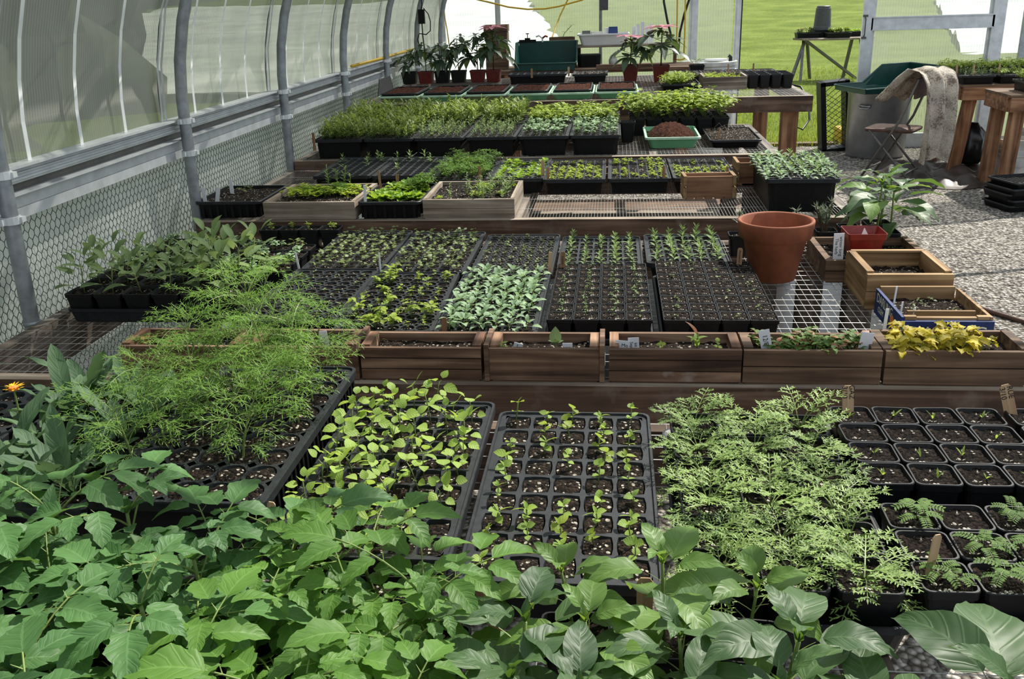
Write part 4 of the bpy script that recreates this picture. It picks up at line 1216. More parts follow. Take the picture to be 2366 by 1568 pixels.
mb.obj('sprouting_plant', ['yel', 'stem', 'redl'], cr[4], (.055, -.005, .062), smooth=True)
ob('seedling', PL['yellow2'][1], cr[4], (-.03, -.02, .062), scale=1.2); ob('seedling', PL['yellow2'][2], cr[4], (.105, -.02, .062), scale=1.2)
for k in range(26): plant(cr[5], 'mixed', (ru(-.12, .12), ru(-.045, .045), .061), 1.0, 'mixed_seedling')
for k in range(24): plant(cr[6], 'autumn', (ru(-.12, .09), ru(-.055, .055), .06), .8, 'yellowing_plant')
for k in range(5): plant(cr[0], 'mixed', (ru(-.12, .12), ru(-.04, .04), .061), .8, 'mixed_seedling')
for k in range(8): plant(cr[1], 'tiny', (ru(-.1, .1), ru(-.04, .04), .062), 1.0, 'seedling')
zs = Z2 + .064
stake('white tag standing behind feathery leaves in the second crate', -.71, 2.13, zs, .045, .022, 'tag', -.1)
stake('small white tag lying beside the little green leaves in the single plank crate', -.232, 2.125, zs, .022, .022, 'tag', .25, .2, 0, 'L', False, tsize=.014)
stake('white tag with a pen mark right of the round leaf plant', -.105, 2.115, zs, .024, .024, 'tag', 0, .1, 0, '1/', False, tsize=.014, off=-.006)
stake('white tag reading K. Mo at the left end of the three slat crate', .022, 2.115, zs, .032, .032, 'tag', .1, .1, 0, ['K. Mo', 'Mar'], False, tsize=.012, off=-.001)
stake('white tag with vertical pen writing beside the K. Mo tag', .055, 2.122, zs, .037, .026, 'tag', -.05, .1, 0, ['Sep', 'kit'], True, tsize=.011)
stake('white tag marked 12/8 leaning in the mixed seedling crate', .372, 2.125, zs, .058, .026, 'tag', -.22, .05, 0, '12/8', True, tsize=.016)
stake('blank white tag at the right end of the mixed seedling crate', .585, 2.118, zs, .055, .029, 'tag', .13, .08)
stake('narrow white tag standing behind the crate of yellowing plants', .664, 2.248, Z2 + .012, .12, .008, 'tag', .05)
# front row of trays
cell_tray('grey black tray of round empty looking cells behind the feathery plants', -1.02, 2.33, .275, .525, Z2, .065, 6, 12, 'tiny', .35, .7, 'rd', share=.88, fill=.009)
cell_tray('grey black tray of yellow green seedlings with round cells', -.738, 2.24, .272, .555, Z2, .07, 6, 12, ['yellow2', 'yellow2', 'small', 'denseb'], .8, 1.0, 'rd', share=.9, fill=.009, rz=.03, var=.3)
cell_tray('grey black tray packed with pale blue green kale seedlings', -.459, 2.235, .272, .56, Z2, .07, 6, 12, 'kale', .92, 1.05, 'sq', share=.86, fill=.008)
for nm, x0, y0, wv, dv, kd, pb, lb in (('a', -.172, 2.335, .280, .55, 'wisp', .85, 'with spindly seedlings in every cell'), ('b', .135, 2.335, .298, .575, 'tiny', .6, 'of fresh dark soil beside the terracotta pot')):
    flat_tray('shallow black base tray under the cell insert ' + lb, x0 - .006, y0 - .018, wv + .012, dv + .03, Z2, .022, None, cat='base tray', name='base_tray', taper=.004)
    t = thing('cell_insert', 'black insert of deep cells ' + lb, 'seedling tray', (x0 + wv / 2, y0 + dv / 2, Z2 + .0042))
    nc, nr = 4, 8; px_, py_ = wv / nc, dv / nr
    pmx, smx = pot_mesh(px_ - .0006, px_ * .76, .066, .010, .002, 'pot', 'soil', .004)
    for j in range(nr):
        for i in range(nc):
            c = ob('cell', pmx, t, (-wv / 2 + px_ * (i + .5), -dv / 2 + py_ * (j + .5), 0), scale=(1, py_ / px_, 1)); ob('soil', smx, c)
            if rnd() < pb: plant(t, kd, (-wv / 2 + px_ * (i + .5) + ru(-.008, .008), -dv / 2 + py_ * (j + .5) + ru(-.01, .01), .060), 1.0 if nm == 'a' else .75)
stake('wooden stake with pen marks at the back of the spindly seedling insert', -.155, 2.845, Z2 + .06, .06, .016, 'stakedk', .04, 0, 0, 'Lupine', True, tsize=.010)
stake('plain reddish stake at the front of the pale kale tray', -.43, 2.243, Z2 + .062, .045, .014, 'stakedk', .05)
stake('plain stake between the two trays of dark netted cells', -.198, 2.86, Z2 + .03, .085, .012, 'stake', .06)
stake('wooden stake with vertical writing in front of the terracotta pot', .395, 2.875, Z2 + .06, .062, .016, 'stakedk', .02, 0, 0, 'Penstemon', True, tsize=.009)
# back row of trays, standing lower
cell_tray('back row tray of tiny seedlings, left one of the two behind the round cell tray', -1.025, 2.895, .275, .53, Z2, .052, 6, 12, 'tiny', 1, 1.5, share=.84, fill=.006)
cell_tray('back row tray of tiny seedlings, right one of the two, behind the yellow green tray', -.742, 2.85, .275, .55, Z2, .052, 6, 12, 'tiny', 1, 1.5, share=.84, fill=.006)
cell_tray('back row tray of fine netted dark cells behind the pale kale tray', -.455, 2.83, .268, .53, Z2, .05, 8, 15, 'tiny', .66, .75, share=.88, fill=.006, shape='rd')
cell_tray('back row tray of upright strap leaved seedlings behind the spindly insert', -.178, 2.925, .28, .40, Z2, .05, 5, 7, 'strap', .85, .82, share=.88, fill=.008)
cell_tray('back row tray of larger strap leaved seedlings left of the terracotta pot', .112, 2.955, .268, .385, Z2, .052, 5, 6, 'strap', .85, .95, share=.88, fill=.008)
stake('thin white stake at the left of the back row tiny seedling trays', -1.036, 2.93, Z2 + .01, .09, .007, 'tag', -.12)
stake('thin white stake between the two back row trays of tiny seedlings', -.748, 2.87, Z2 + .012, .10, .005, 'tag')
# sage pots at the left
web_tray('black carrying tray under the sage pots', -1.615, 2.49, .54, .285, Z2, .045)
for j in range(3):
    for i in range(6):
        potted('potted sage, %s from the left in the %s row beside the left wall' % (ORD[i], ['front', 'middle', 'back'][j]), 'sage plant', -1.572 + .0895 * i, 2.535 + .093 * j, Z2 + .0045, 'sage', 1.0 if i < 4 else 1.15, .086, .062, .085, group='sage plants beside the left wall', name='potted_sage', part='foliage', fill=.008)
# pots of low seedlings behind the sage
for j in range(5):
    for i in range(7):
        if j == 4 and i > 3: continue
        x = -1.625 + .088 * i; y = 2.86 + .093 * j
        if x > -1.06 + .0: continue
        potted('low seedlings in a square pot, %s from wall, %s row behind the sage' % (ORD[i], ORD[j]), 'seedling pot', x, y, Z2, 'denser' if (i + j) % 3 else 'tiny', .7 if (i + j) % 3 else 1.8, .085, .065, .062, group='square pots of low seedlings behind the sage', name='seedling_pot', part='seedling', n=4, spread=.026, fill=.006)
for i in range(4):
    potted('black pot with lone seedlings, %s from left, back edge of second bench' % ORD[i], 'seedling pot', -1.295 + .0785 * i, 3.385, Z2, 'yellow2', 1.3, .077, .058, .075, group='four black pots in a row', name='seedling_pot', part='seedling', n=2, spread=.015)
# terracotta pot
t = thing('terracotta_pot', 'large empty terracotta pot standing on the bench wire', 'flower pot', (.515, 2.905 + .06, Z2))
mb = MB(); mb.loops([(.070, .070, 0), (.0985, .0985, .132), (.1015, .1015, .1335), (.1115, .1115, .137), (.119, .119, .185), (.1185, .1185, .190), (.113, .113, .1915), (.107, .107, .188), (.097, .097, .135), (.080, .080, .06)], 48, None, 0, True, False)
mb.obj('pot_wall', ['terra'], t, smooth=True)
mb = MB(); mb.loops([(.080, .080, .06), (.06, .06, .062), (.002, .002, .063)], 24, None, 0, False, True); mb.obj('soil', ['soil'], t)
mb = MB(); mb.tube([(-.03, -.01, .06), (-.01, 0, .11), (.02, .01, .135), (.05, .02, .12)], .0015, 5); mb.obj('dry_stem', ['stake'], t)
potted('small grey needle leaved plant in a black pot left of the terracotta pot', 'potted herb', .416, 3.29, Z2, 'needle', 1.15, .062, .05, .07, part='foliage', kind='needle') if False else None
for lb, x, y, k, s in (('grey needle leaved sprig in a small black pot left of the terracotta pot', .44, 3.25, 0, 1.5), ('single needle leaved sprig in a pot behind the terracotta pot', .64, 3.30, 0, 1.4), ('bushy grey lavender in a black pot behind the white handwritten tag', .745, 3.30, 2, 1.45), ('grey lavender in a black pot left of the green pepper plants', .835, 3.36, 2, 1.3)):
    t = potted(lb, 'potted herb', x, y, Z2, None, 1, .072, .055, .075)
    ob('foliage', PL['needle'][k], t, (0, 0, .066), scale=s, rot=(0, 0, ru(0, 6)))
# crates and boxes at the right end
c = crate('weathered wooden crate holding the red pot', .665, 2.905, .33, .305, Z2, .072, ('wbrown', 'wbrown'), 2, 'soil', .025, .014, 0, .003, endw=.02)
t = thing('red_pot', 'square red plastic pot with a white cone of paper in it', 'flower pot', (.795, 3.00, Z2 + .048))
mb = MB(); mb.loops([(.038, .038, 0), (.054, .054, .078), (.058, .058, .079), (.060, .060, .098), (.0575, .0575, .098), (.050, .050, .075), (.045, .045, .05)], 16, .008, 0); mb.obj('pot_wall', ['red'], t)
mb = MB(); mb.v += [(-.022, -.02, .052), (.03, -.012, .052), (.012, .02, .052), (.0, -.004, .106)]
for f_ in ((0, 1, 3), (1, 2, 3), (2, 0, 3), (0, 2, 1)): mb.face(f_)
mb.obj('paper_cone', ['white'], None, (.795, 3.00, Z2 + .049), label='white folded paper cone inside the red pot', cat='paper')
stake('tall white tag with handwriting at the left of the red pot', .715, 2.965, Z2 + .046, .10, .032, 'tag', -.04, .06, 0, ['The herb', 'winter long'], True, tsize=.014)
t = potted('leafy green pepper plants in black pots behind the wooden crates, left one', 'potted pepper', .925, 3.24, Z2, None, 1, .095, .07, .085)
for k in range(2): plant(t, 'pepper' if k else 'pepperb', (-.02 + .04 * k, ru(-.02, .02), .075), 1.45, 'foliage')
t = potted('leafy green pepper plants in black pots behind the wooden crates, right one', 'potted pepper', .935, 3.37, Z2, None, 1, .09, .07, .085)
plant(t, 'pepper', (.01, 0, .075), 1.5, 'foliage')
t = potted('broad leaved pepper plant in a black pot at the right end of the second bench', 'potted pepper', 1.022 - .09 + .0, 3.0 + .12 + .11, Z2, None) if False else None
t = crate('pine crate with bare soil, tallest of those at the right end of the second bench', .722, 2.635, .235, .262, Z2, .105, ('wyel', 'wyely'), 2, 'soilperl', .045, .017, .006, .002, endw=.02)
mb = MB(); mb.box((0, .115, .106), (.215, .018, .006)); mb.obj('top_rail', ['wyel'], t)
# blue fruit crate
t = thing('fruit_crate', 'blue printed wooden fruit crate of soil with a loose slat inside', 'fruit crate', (.852, 2.48, Z2))
mb = MB(); mb.box((0, -.130, .004), (.225, .012, .062)); mb.obj('front_panel', ['blue'], t)
mb = MB(); mb.box((0, -.117, .012), (.20, .012, .06)); mb.box((-.09, -.118, .0), (.03, .014, .0755)); mb.box((.09, -.118, .0), (.03, .014, .0755)); mb.obj('inner_rail', ['wyel'], t)
mb = MB(); mb.box((0, .128, .004), (.20, .010, .075)); mb.obj('back_panel', ['wyel'], t)
for s in (-1, 1):
    mb = MB(); mb.box((s * .108, 0, .004), (.008, .25, .07)); mb.obj('end_panel', ['blue' if s < 0 else 'wyel'], t)
mb = MB(); mb.box((0, 0, 0), (.21, .25, .004)); mb.obj('bottom', ['wyel'], t)
ob('soil', soil_slab(.20, .235, .045, 12, .004, 'soilperl'), t)
label_text(t, 'DARLING', .046, (.0, -.1365, .034), (pi / 2, 0, 0), 'cream')
label_text(t, 'DARLING', .036, (-.1125, .03, .054), (pi / 2, 0, -pi / 2), 'cream'); label_text(t, 'CLEM', .022, (-.1125, .06, .026), (pi / 2, 0, -pi / 2), 'cream')
for (lx, ly, rot) in ((.02, -.1368, (pi / 2, 0, 0)), (-.1128, -.05, (pi / 2, 0, -pi / 2))):
    mb = MB(); mb.loops([(.017, .017, 0), (.017, .017, .0006)], 20, None, 0)
    o = mb.obj('orange_emblem', ['orange'], t, (lx, ly, .036), rot=rot)
mb = MB(); mb.box((.852, 2.405, Z2 + .049), (.17, .009, .026)); mb.obj('pine_strip', ['wyel'], label='loose pine slat lying on the soil in the blue fruit crate', cat='slat')
for lb, x, y, h in (('narrow white tag at the back left of the blue fruit crate', .775, 2.55, .05), ('narrow white tag in the middle left of the blue fruit crate', .768, 2.46, .035), ('narrow white tag at the front left of the blue fruit crate', .782, 2.40, .04)):
    stake(lb, x, y, Z2 + .045, h, .010, 'tag', .15, 0, .9)
for k in range(5): plant(t, 'tiny', (ru(-.06, .08), ru(-.02, .1), .044), 1.0)
mb = MB(); mb.leaf((0, 0, 0), .6, .5, .05, .03, 'oak', .6, .3, 8, 2); mb.leaf((0, 0, 0), 2.2, .4, .04, .025, 'oak', .6, .3, 8, 2)
mb.obj('fallen_leaf', ['redl'], None, (.655, 2.40, Z2), label='reddish fallen leaf on the wire mesh beside the blue crate', cat='leaf')

# ================================================================== BENCH 3
Z3 = .765
t = flat_tray('deep black tray of bare soil with three white tags beside the wall', -1.735, 3.70, .285, .36, Z3, .072, 'soil', .012, ribs=8)
for k in range(6): plant(t, 'tiny', (ru(-.1, 0), ru(.02, .14), .06), 1.3)
for lb, x, y, tl in (('white tag at the front left corner of the bare soil tray', -1.705, 3.745, .0), ('white tag leaning right at the front of the bare soil tray', -1.665, 3.765, .25), ('white tag at the back of the bare soil tray', -1.66, 3.93, .0)):
    stake(lb, x, y, Z3 + .06, .065, .017, 'tag', tl, .05)
c = crate('pale weathered crate with a band of small bright greens, third bench', -1.425, 3.665, .385, .40, Z3, .074, ('wpale', 'wpaley'), 1, 'soilperl', .018, .014, .002, .003, endw=.016)
for k in range(40): plant(c, 'micro' if k % 3 else 'parsley', (ru(-.14, .16), ru(-.02, .09), .054), 1.9 if k % 3 else .55, 'green_clump')
for k in range(8): plant(c, 'lance', (ru(-.02, .14), ru(.12, .17), .05), .65, 'upright_seedling')
t = flat_tray('black tray full of round leaved greens between two pale crates', -1.030, 3.665, .262, .40, Z3, .072, 'soil', .012, ribs=6)
for k in range(34): plant(t, 'lettuce', (ru(-.09, .10), ru(-.10, .17), .055), .95, 'leafy_green', .25)
for k in range(12): plant(t, 'parsley', (ru(.0, .11), ru(.05, .17), .055), .7, 'curly_green', .25)
stake('slim white tag at the left of the tray of round leaved greens', -1.005, 3.70, Z3 + .06, .075, .011, 'tag', .05)
stake('two toned stake at the back corner of the tray of round leaved greens', -1.005, 3.98, Z3 + .06, .085, .010, 'stakedk', -.05)
stake('short wooden stake behind the round leaved greens', -.94, 4.03, Z3 + .06, .06, .014, 'stakedk')
c = crate('pale weathered crate of thin sprawling seedlings at the edge of the bare mesh', -.760, 3.67, .372, .40, Z3, .078, ('wpale', 'wpaley'), 2, 'soil', .016, .014, .002, .002, endw=.016)
for k in range(40): plant(c, 'sparse' if k % 3 else 'micro', (ru(-.15, .15) if k < 14 else ru(0, .16), ru(-.15, .17), .06), 1.15, 'thin_seedling')
# back trays
cell_tray('wide cell tray of dark cells nearest the wall on the third bench', -1.405, 4.27, .276, .54, Z3, .072, 6, 12, 'strap', .0, 1.0, share=.8, fill=.01, fn=lambda u, v: .3 if v > .75 and u > .3 else .03, var=.1)
cell_tray('wide cell tray of dark cells with a few pale rosettes, left of the parsley tray', -1.118, 4.255, .276, .54, Z3, .072, 6, 12, 'strap', .0, 1.0, share=.8, fill=.01, fn=lambda u, v: .35 if v > .8 else .02)
cell_tray('cell tray overflowing with dark green parsley', -.835, 4.19, .278, .54, Z3, .062, 5, 8, 'parsley', 1, .78, share=.8, fill=.008)
cell_tray('cell tray of pale lettuce seedlings right of the parsley', -.55, 4.16, .25, .54, Z3, .070, 5, 9, ['lettuce'], .72, .55, share=.8, fill=.008)
for i, x in enumerate((-.288, .0, .285)):
    cell_tray('cell tray of lime seedling clumps, %s of three behind the cedar box' % ['left', 'middle', 'right'][i], x - .02, 4.13, .278, .54, Z3, .068, 6, 12, 'micro', 1, .9, share=.9, fill=.006, fn=[lambda u, v: .9 if v < .55 else .35, lambda u, v: .75 if (u < .4 and v > .3) or u > .7 else .3, lambda u, v: .85 if v < .5 else .2][i], top='blacktop')
stake('brown stake at the front left of the left lime clump tray', -.285, 4.15, Z3 + .06, .06, .013, 'stakedk'); stake('brown stake at the front right of the middle lime clump tray', .225, 4.15, Z3 + .06, .06, .013, 'stakedk')
stake('pale stake at the right of the lettuce seedling tray', -.315, 4.25, Z3 + .06, .075, .015, 'stake'); stake('brown stake in front of the parsley', -.60, 4.21, Z3 + .05, .07, .015, 'stakedk')
def open_box(lb, x, y, w_, d, h, rz=0):
    t = thing('cedar_box', lb, 'wooden box', (x + w_ / 2, y + d / 2, Z3), rz)
    for nm, yy in (('front_panel', -d / 2 + .006), ('back_panel', d / 2 - .006)):
        mb = MB(); mb.box((0, yy, .008), (w_ - .03, .012, h - .012)); mb.obj(nm, ['wbox'], t)
    for s in (-1, 1):
        mb = MB()
        for k in range(2): mb.box((s * (w_ / 2 - .008), 0, .006 + k * h * .5), (.014, d + .012, h * .5 - .006))
        mb.obj('end_panel', ['wyely'], t)
    mb = MB()
    for k in range(5): mb.box((-w_ / 2 + .03 + (w_ - .06) * k / 4, 0, 0), (.03, d, .008))
    mb.obj('bottom', ['wbox'], t)
    return t
open_box('empty cedar box standing alone on the bare wire mesh', .297, 4.005, .222, .10, .100, .05)
open_box('second empty cedar box partly hidden behind the deep seedling tray', .555, 4.30, .12, .15, .105)
stake('thin stake behind the empty cedar box', .50, 4.17, Z3 + .0, .11, .012, 'stakedk')
# deep tray at the right end
t = thing('deep_cell_tray', 'deep black tray of pale grey green seedlings at the right end of the third bench', 'seedling tray', (.745, 3.995, Z3), -.02)
a_, b_ = cell_mesh(.285, .555, .135, 6, 11, 'sq', .86, .010, 'soilperl', 'blacktop')
ob('tray_shell', a_, t); ob('soil', b_, t)
for j in range(11):
    for i in range(6):
        if rnd() < .88: plant(t, 'kale' if rnd() < .7 else 'strap', (-.128 + .0514 * i, -.252 + .0479 * j + .012, .124), 1.05)

# ================================================================== BENCH 4
Z4 = .80
W4 = ['nearest the wall', 'second from the wall', 'third from the wall', 'fourth from the wall', 'fifth from the wall', 'sixth from the wall']
K4 = [('dense', 1.0, 1.05), ('dense', .97, 1.0), ('sparse', .9, 1.1), ('sparse', .95, 1.0), ('denser', .9, 1.05), ('denser', .9, 1.05)]
X4 = [-1.612, -1.337, -1.062, -.780, -.500, -.225]
for i in range(6):
    cell_tray('tray of %s, front row of fourth bench, %s' % (['dense leafy seedlings', 'dense leafy seedlings', 'thin seedlings', 'thin seedlings', 'pale rounded seedlings', 'pale rounded seedlings'][i], W4[i]), X4[i], 4.985, .27, .53, Z4, .105, 5, 9 if i < 4 else 7, K4[i][0], K4[i][1], K4[i][2], share=.84, fill=.006, group='front row trays of the fourth bench', var=.25)
for i in range(6):
    cell_tray('tray of %s, back row of fourth bench, %s' % ('yellow green leafy seedlings' if i < 4 else 'pale broad leaved seedlings', W4[i]), X4[i], 5.545, .27, .53, Z4, .105, 5, 8, 'dense' if i < 4 else 'denseb', .97, 1.2 if i < 4 else 1.5, share=.84, fill=.006, group='back row trays of the fourth bench', var=.2)
stake('brown stake at the front left corner of the fourth bench trays', -1.618 + .012, 4.978, Z4 + .06, .085, .016, 'stakedk')
g = 'celery pots on the fourth bench'
for j in range(3):
    for i in range(6):
        potted('potted celery plant, %s from the left in the %s celery row' % (ORD[i], ['front', 'middle', 'back'][j]), 'celery plant', .145 + .098 * i, 5.72 + .12 * j, Z4 + .0, 'celery', 1.2, .094, .07, .10, group=g, name='potted_celery', part='foliage')
mb = MB(); mb.loops([(.29, .17, 0), (.295, .175, .03), (.30, .18, .032), (.30, .18, .036)], 16, .02); 
potted('tall black pot standing alone left of the green coir tray', 'flower pot', .085, 5.46, Z4, None, 1, .088, .062, .115)
t = flat_tray('green plastic tray heaped with reddish coir', .175, 5.16, .30, .46, Z4, .062, None, mats=('green', 'greenrim'), taper=.02, lip=.012, cat='tray')
mb = MB(); n = 22
for j in range(n + 1):
    for i in range(n + 1):
        u, v_ = -1 + 2 * i / n, -1 + 2 * j / n
        hgt = .075 * max(0, 1 - (u * .95) ** 2 - (v_ * .95) ** 2) ** .8
        mb.v.append((u * .128, v_ * .205, .036 + hgt + ru(-.006, .006)))
for j in range(n):
    for i in range(n):
        a = j * (n + 1) + i; mb.face([a, a + 1, a + n + 2, a + n + 1])
mb.obj('coir', ['coir'], t)
t = flat_tray('shallow black tray of dry soil and twigs at the right end of the fourth bench', .52, 5.15, .275, .50, Z4, .045, 'soilperl', .004)
for k in range(16):
    mb = MB(); x, y = ru(-.12, .1), ru(-.1, .2); a = ru(0, 6.3); ln = ru(.03, .10)
    mb.tube([(x, y, .045), (x + ln * .5 * cos(a), y + ln * .5 * sin(a), .06 + ru(0, .03)), (x + ln * cos(a), y + ln * sin(a), .05)], .0012, 4); mb.obj('dry_twig', ['wpale'], t)
stake('leaning brown stake in the tray of dry soil and twigs', .565, 5.22, Z4 + .045, .05, .014, 'stakedk', .25)

# ================================================================== BENCH 5
Z5 = .95
for i in range(6):
    x0 = -1.575 + .292 * i
    t = flat_tray('%s base tray under a coir tray, %s from the left' % ('olive' if i in (0, 2) else 'green', ORD[i]), x0, 6.34, .285, .55, Z5, .045, None, mats=('olive' if i in (0, 2) else 'green', 'greenrim'), taper=.016, lip=.010, cat='base tray', group='green trays on the back bench', name='green_tray')
    t = flat_tray('black tray of reddish coir inside a green tray, %s from left' % ORD[i], x0 + .016, 6.365, .252, .515, Z5 + .0045, .058, 'coir', .008, cat='seed tray', group='coir trays on the back bench', name='coir_tray', amp=.006)
# castor plants at the left back
CP = [(-1.665, 7.86, 'pot', 0), (-1.53, 7.87, 'redk', 1), (-1.395, 7.88, 'pot', 2), (-1.26, 7.88, 'pot', 3), (-1.10, 7.87, 'redk', 4), (-.97, 7.87, 'redk', 5)]
for x, y, mt, i in CP:
    nm = 'black' if mt == 'pot' else 'dark red'
    kd = 'castorp' if i == 5 else 'castor'
    t = potted('dark leaved castor plant in a %s pot, %s from the left' % (nm, ORD[i]), 'castor plant', x, y, Z5, None, 1, .125, .10, .095, mt, group='castor plants at the back left', name='potted_castor')
    ob('foliage', PL[kd][i % len(PL[kd])], t, (0, 0, .083), scale=[.75, .85, .95, 1.0, 1.2, 1.15][i], rot=(0, 0, ru(0, 6)))
for x, y, i, s in ((.135, 7.62, 0, 1.25), (.365, 7.50, 1, 1.35)):
    t = potted('pink topped castor plant in a tall red pot, %s of two' % ['left', 'right'][i], 'castor plant', x, y, Z5, None, 1, .13, .095, .125, 'redk', name='potted_castor')
    ob('foliage', PL['castorp'][i], t, (0, 0, .115), scale=(s, s, s * .72), rot=(0, 0, 1.3 * i))
cell_tray('black strip of large empty cells in front of the dark green tray', -.82, 7.55, .46, .25, Z5, .075, 8, 3, None, share=.88, soil='soilperl')
for k, (x, y) in enumerate(((-.63, 7.55), (-.345, 7.62))): stake('%s stake in the strip of large empty cells' % ['left pinkish', 'right pale'][k], x, y, Z5 + .06, .06, .016, 'stakedk' if k == 0 else 'stake')
cell_tray('small black tray of perlite soil left of the pink topped castor plants', -.31, 7.45, .27, .36, Z5, .075, 4, 5, None, share=.9, soil='soilperl', fill=.004)
t = crate('wooden crate of low green seedlings left of the black pots on the back bench', .62, 6.78, .30, .36, Z5, .085, ('wpale', 'wpaley'), 2, 'soil', .014, .012)
for k in range(34): plant(t, 'micro', (ru(-.13, .13), ru(-.16, .16), .07), 1.2, 'green_clump')
t = flat_tray('black tray of leafy yellow green seedlings in front of the wooden crate', .33, 6.72, .27, .42, Z5, .05, 'soil', .01)
for k in range(18): plant(t, 'celery', (ru(-.1, .1), ru(-.17, .17), .03), .62, 'leafy_seedling')
for j in range(4):
    for i in range(4):
        potted('black perlite pot, %s from left, %s row, right end of back bench' % (ORD[i], ['front', 'second', 'third', 'back'][j]), 'pot', .965 + .078 * i, 6.84 + .09 * j, Z5, None, 1, .076, .058, .092, soil='soilperl', group='black pots at the right end of the back bench', name='square_pot')
for i in range(4):
    cell_tray('low tray of grey perlite soil, %s from left, behind the celery' % ORD[i], .47 + .19 * i, 7.22, .18, .42, Z5, .07, 3, 6, None, share=.92, soil='soilperl', fill=.004, group='perlite trays on the back bench')
potted('black pot with one small leafy plant in front of the white barrel', 'potted plant', .66, 7.80, Z5, 'mixed', 1.3, .12, .09, .10)
for k, x in enumerate((.84, 1.02)): stake('brown stake in the perlite trays, %s one' % ['left', 'right'][k], x, 7.23, Z5 + .06, .08, .012, 'stakedk')
mb = MB(); mb.tube([(1.262, 7.05, .95), (1.32, 6.98, .94), (1.36, 6.85, .85), (1.35, 6.75, .74), (1.30, 6.70, .68), (1.25, 6.72, .70), (1.24, 6.9, .76)], .007, 8)
mb.obj('black_hose', ['rubber'], smooth=True, label='looped black hose hanging at the right end of the tall back bench', cat='hose')
# ------------------------------------------------------------------ potting bench and things along the back wall
t = thing('potting_bench', 'weathered wooden potting bench with a raised shelf against the back wall', 'bench', (-.15, 8.95, 0))
mb = MB(); mb.box((0, .15, .93), (1.75, .60, .035)); mb.obj('bench_top', ['wbrown'], t)
mb = MB(); mb.box((.28, .25, 1.135), (.95, .28, .02)); mb.obj('shelf', ['wpale'], t)
mb = MB(); mb.box((.30, -.16, .955), (.60, .022, .045)); mb.obj('front_rail', ['wbrown'], t)
for x in (-.17, .73):
    mb = MB(); mb.box((x, .35, .965), (.03, .05, .17)); mb.obj('shelf_support', ['wbrown'], t)
for x in (-.8, .8):
    for y in (-.1, .4):
        mb = MB(); mb.box((x, y, 0), (.08, .08, .93)); mb.obj('leg', ['wpost'], t)
# dark green potting tray
def potting_tray(lb, loc, w_, d, rz=0, back=.16, front=.03, tilt=(0, 0, 0)):
    t = thing('potting_tray', lb, 'potting tray', loc, rz); t.rotation_euler = (tilt[0], tilt[1], rz)
    a, b = w_ / 2, d / 2; th = .006
    prof = [(-b, front), (-b * .25, front), (b * .25, back), (b, back)]
    mb = MB(); mb.box((0, 0, 0), (w_ - .04, d - .04, th)); mb.obj('base', ['dgreen'], t)
    for s in (-1, 1):
        mb = MB()
        for k in range(3):
            (y0, z0), (y1, z1) = prof[k], prof[k + 1]
            i = len(mb.v)
            for off in (0, -s * th):
                mb.v += [(s * (a - .02) + off, y0 * .95, 0), (s * (a - .02) + off, y1 * .95, 0), (s * a + off, y1, z1), (s * a + off, y0, z0)]
            for q in ((0, 1, 2, 3), (7, 6, 5, 4), (3, 2, 6, 7), (0, 3, 7, 4), (1, 5, 6, 2)): mb.face([i + z for z in q])
            mb.tube([(s * a, y0, z0), (s * a, y1, z1)], .009, 6)
        mb.obj('side_wall', ['dgreen'], t)
    mb = MB(); mb.bar((-a + .01, b - .008, back / 2), (a - .01, b - .008, back / 2), .008, back); mb.tube([(-a, b, back), (a, b, back)], .009, 6); mb.obj('back_wall', ['dgreen'], t)
    mb = MB(); mb.bar((-a + .01, -b + .006, front / 2), (a - .01, -b + .006, front / 2), .008, front); mb.tube([(-a, -b, front), (a, -b, front)], .009, 6); mb.obj('front_lip', ['dgreen'], t)
    return t
potting_tray('dark green potting tray with a high back on the potting bench', (-.61, 8.95, .967), .56, .50, 0, .225, .06)
mb = MB(); mb.loops([(.20, .12, 0), (.225, .14, .085), (.24, .155, .087), (.24, .155, .10), (.228, .143, .10), (.20, .12, .012)], 20, .03)
t = thing('white_tub', 'white plastic tub of packets and tags on the back shelf', 'tub', (-.09, 9.2, 1.155)); mb.obj('tub_wall', ['white'], t)
random.seed(5)
for k, (x, w_, h, mt, lb) in enumerate(((-.16, .09, .11, 'grey', 'grey plastic bag'), (-.06, .13, .10, 'dirtywhite', 'clear white bag'), (.03, .05, .13, 'white', 'white packet'), (.09, .10, .14, 'blue', 'dark blue packet'))):
    mb = MB(); mb.box((-.09 + x, 9.2 + ru(-.03, .03), 1.17), (w_, .035, h), 0, ru(-.3, .3), .8); mb.obj('packet', [mt], label=lb + ' standing in the white tub on the back shelf', cat='packet')
mb = MB()
for k in range(5): mb.box((.04 * (k - 2), .01 * (k % 2), 0), (.034, .004, .15 + .02 * (k % 3)), 0, .2 * (k - 2))
mb.obj('white_tag_bundle', ['tag'], None, (.27, 9.18, 1.155), label='bundle of white plastic tags standing on the back shelf', cat='tags')
mb = MB(); mb.loops([(.035, .045, 0), (.04, .05, .05), (.025, .03, .085), (.012, .012, .10)], 12); mb.obj('white_bottle', ['dirtywhite'], None, (.0, 9.10, .967), smooth=True, label='squat white container under the back shelf', cat='container')
mb = MB(); mb.loops([(.10, .08, 0), (.11, .09, .10), (.10, .08, .11)], 14, .03); mb.obj('black_tub', ['black'], None, (-.22, 9.1, .967), label='black tub under the back shelf beside the potting tray', cat='tub')
t = thing('stacked_wooden_boxes', 'tall dark stacked wooden box behind the castor plants', 'wooden box', (-1.08, 9.1, .0))
for k, (w_, d, z0, h) in enumerate(((.20, .18, 0, .98), (.20, .16, .98, .13), (.19, .15, 1.115, .10), (.21, .17, 1.22, .075), (.22, .18, 1.30, .06))):
    mb = MB(); mb.box((0, 0, z0), (w_, d, h)); mb.obj('box_tier', ['wbrown'], t)
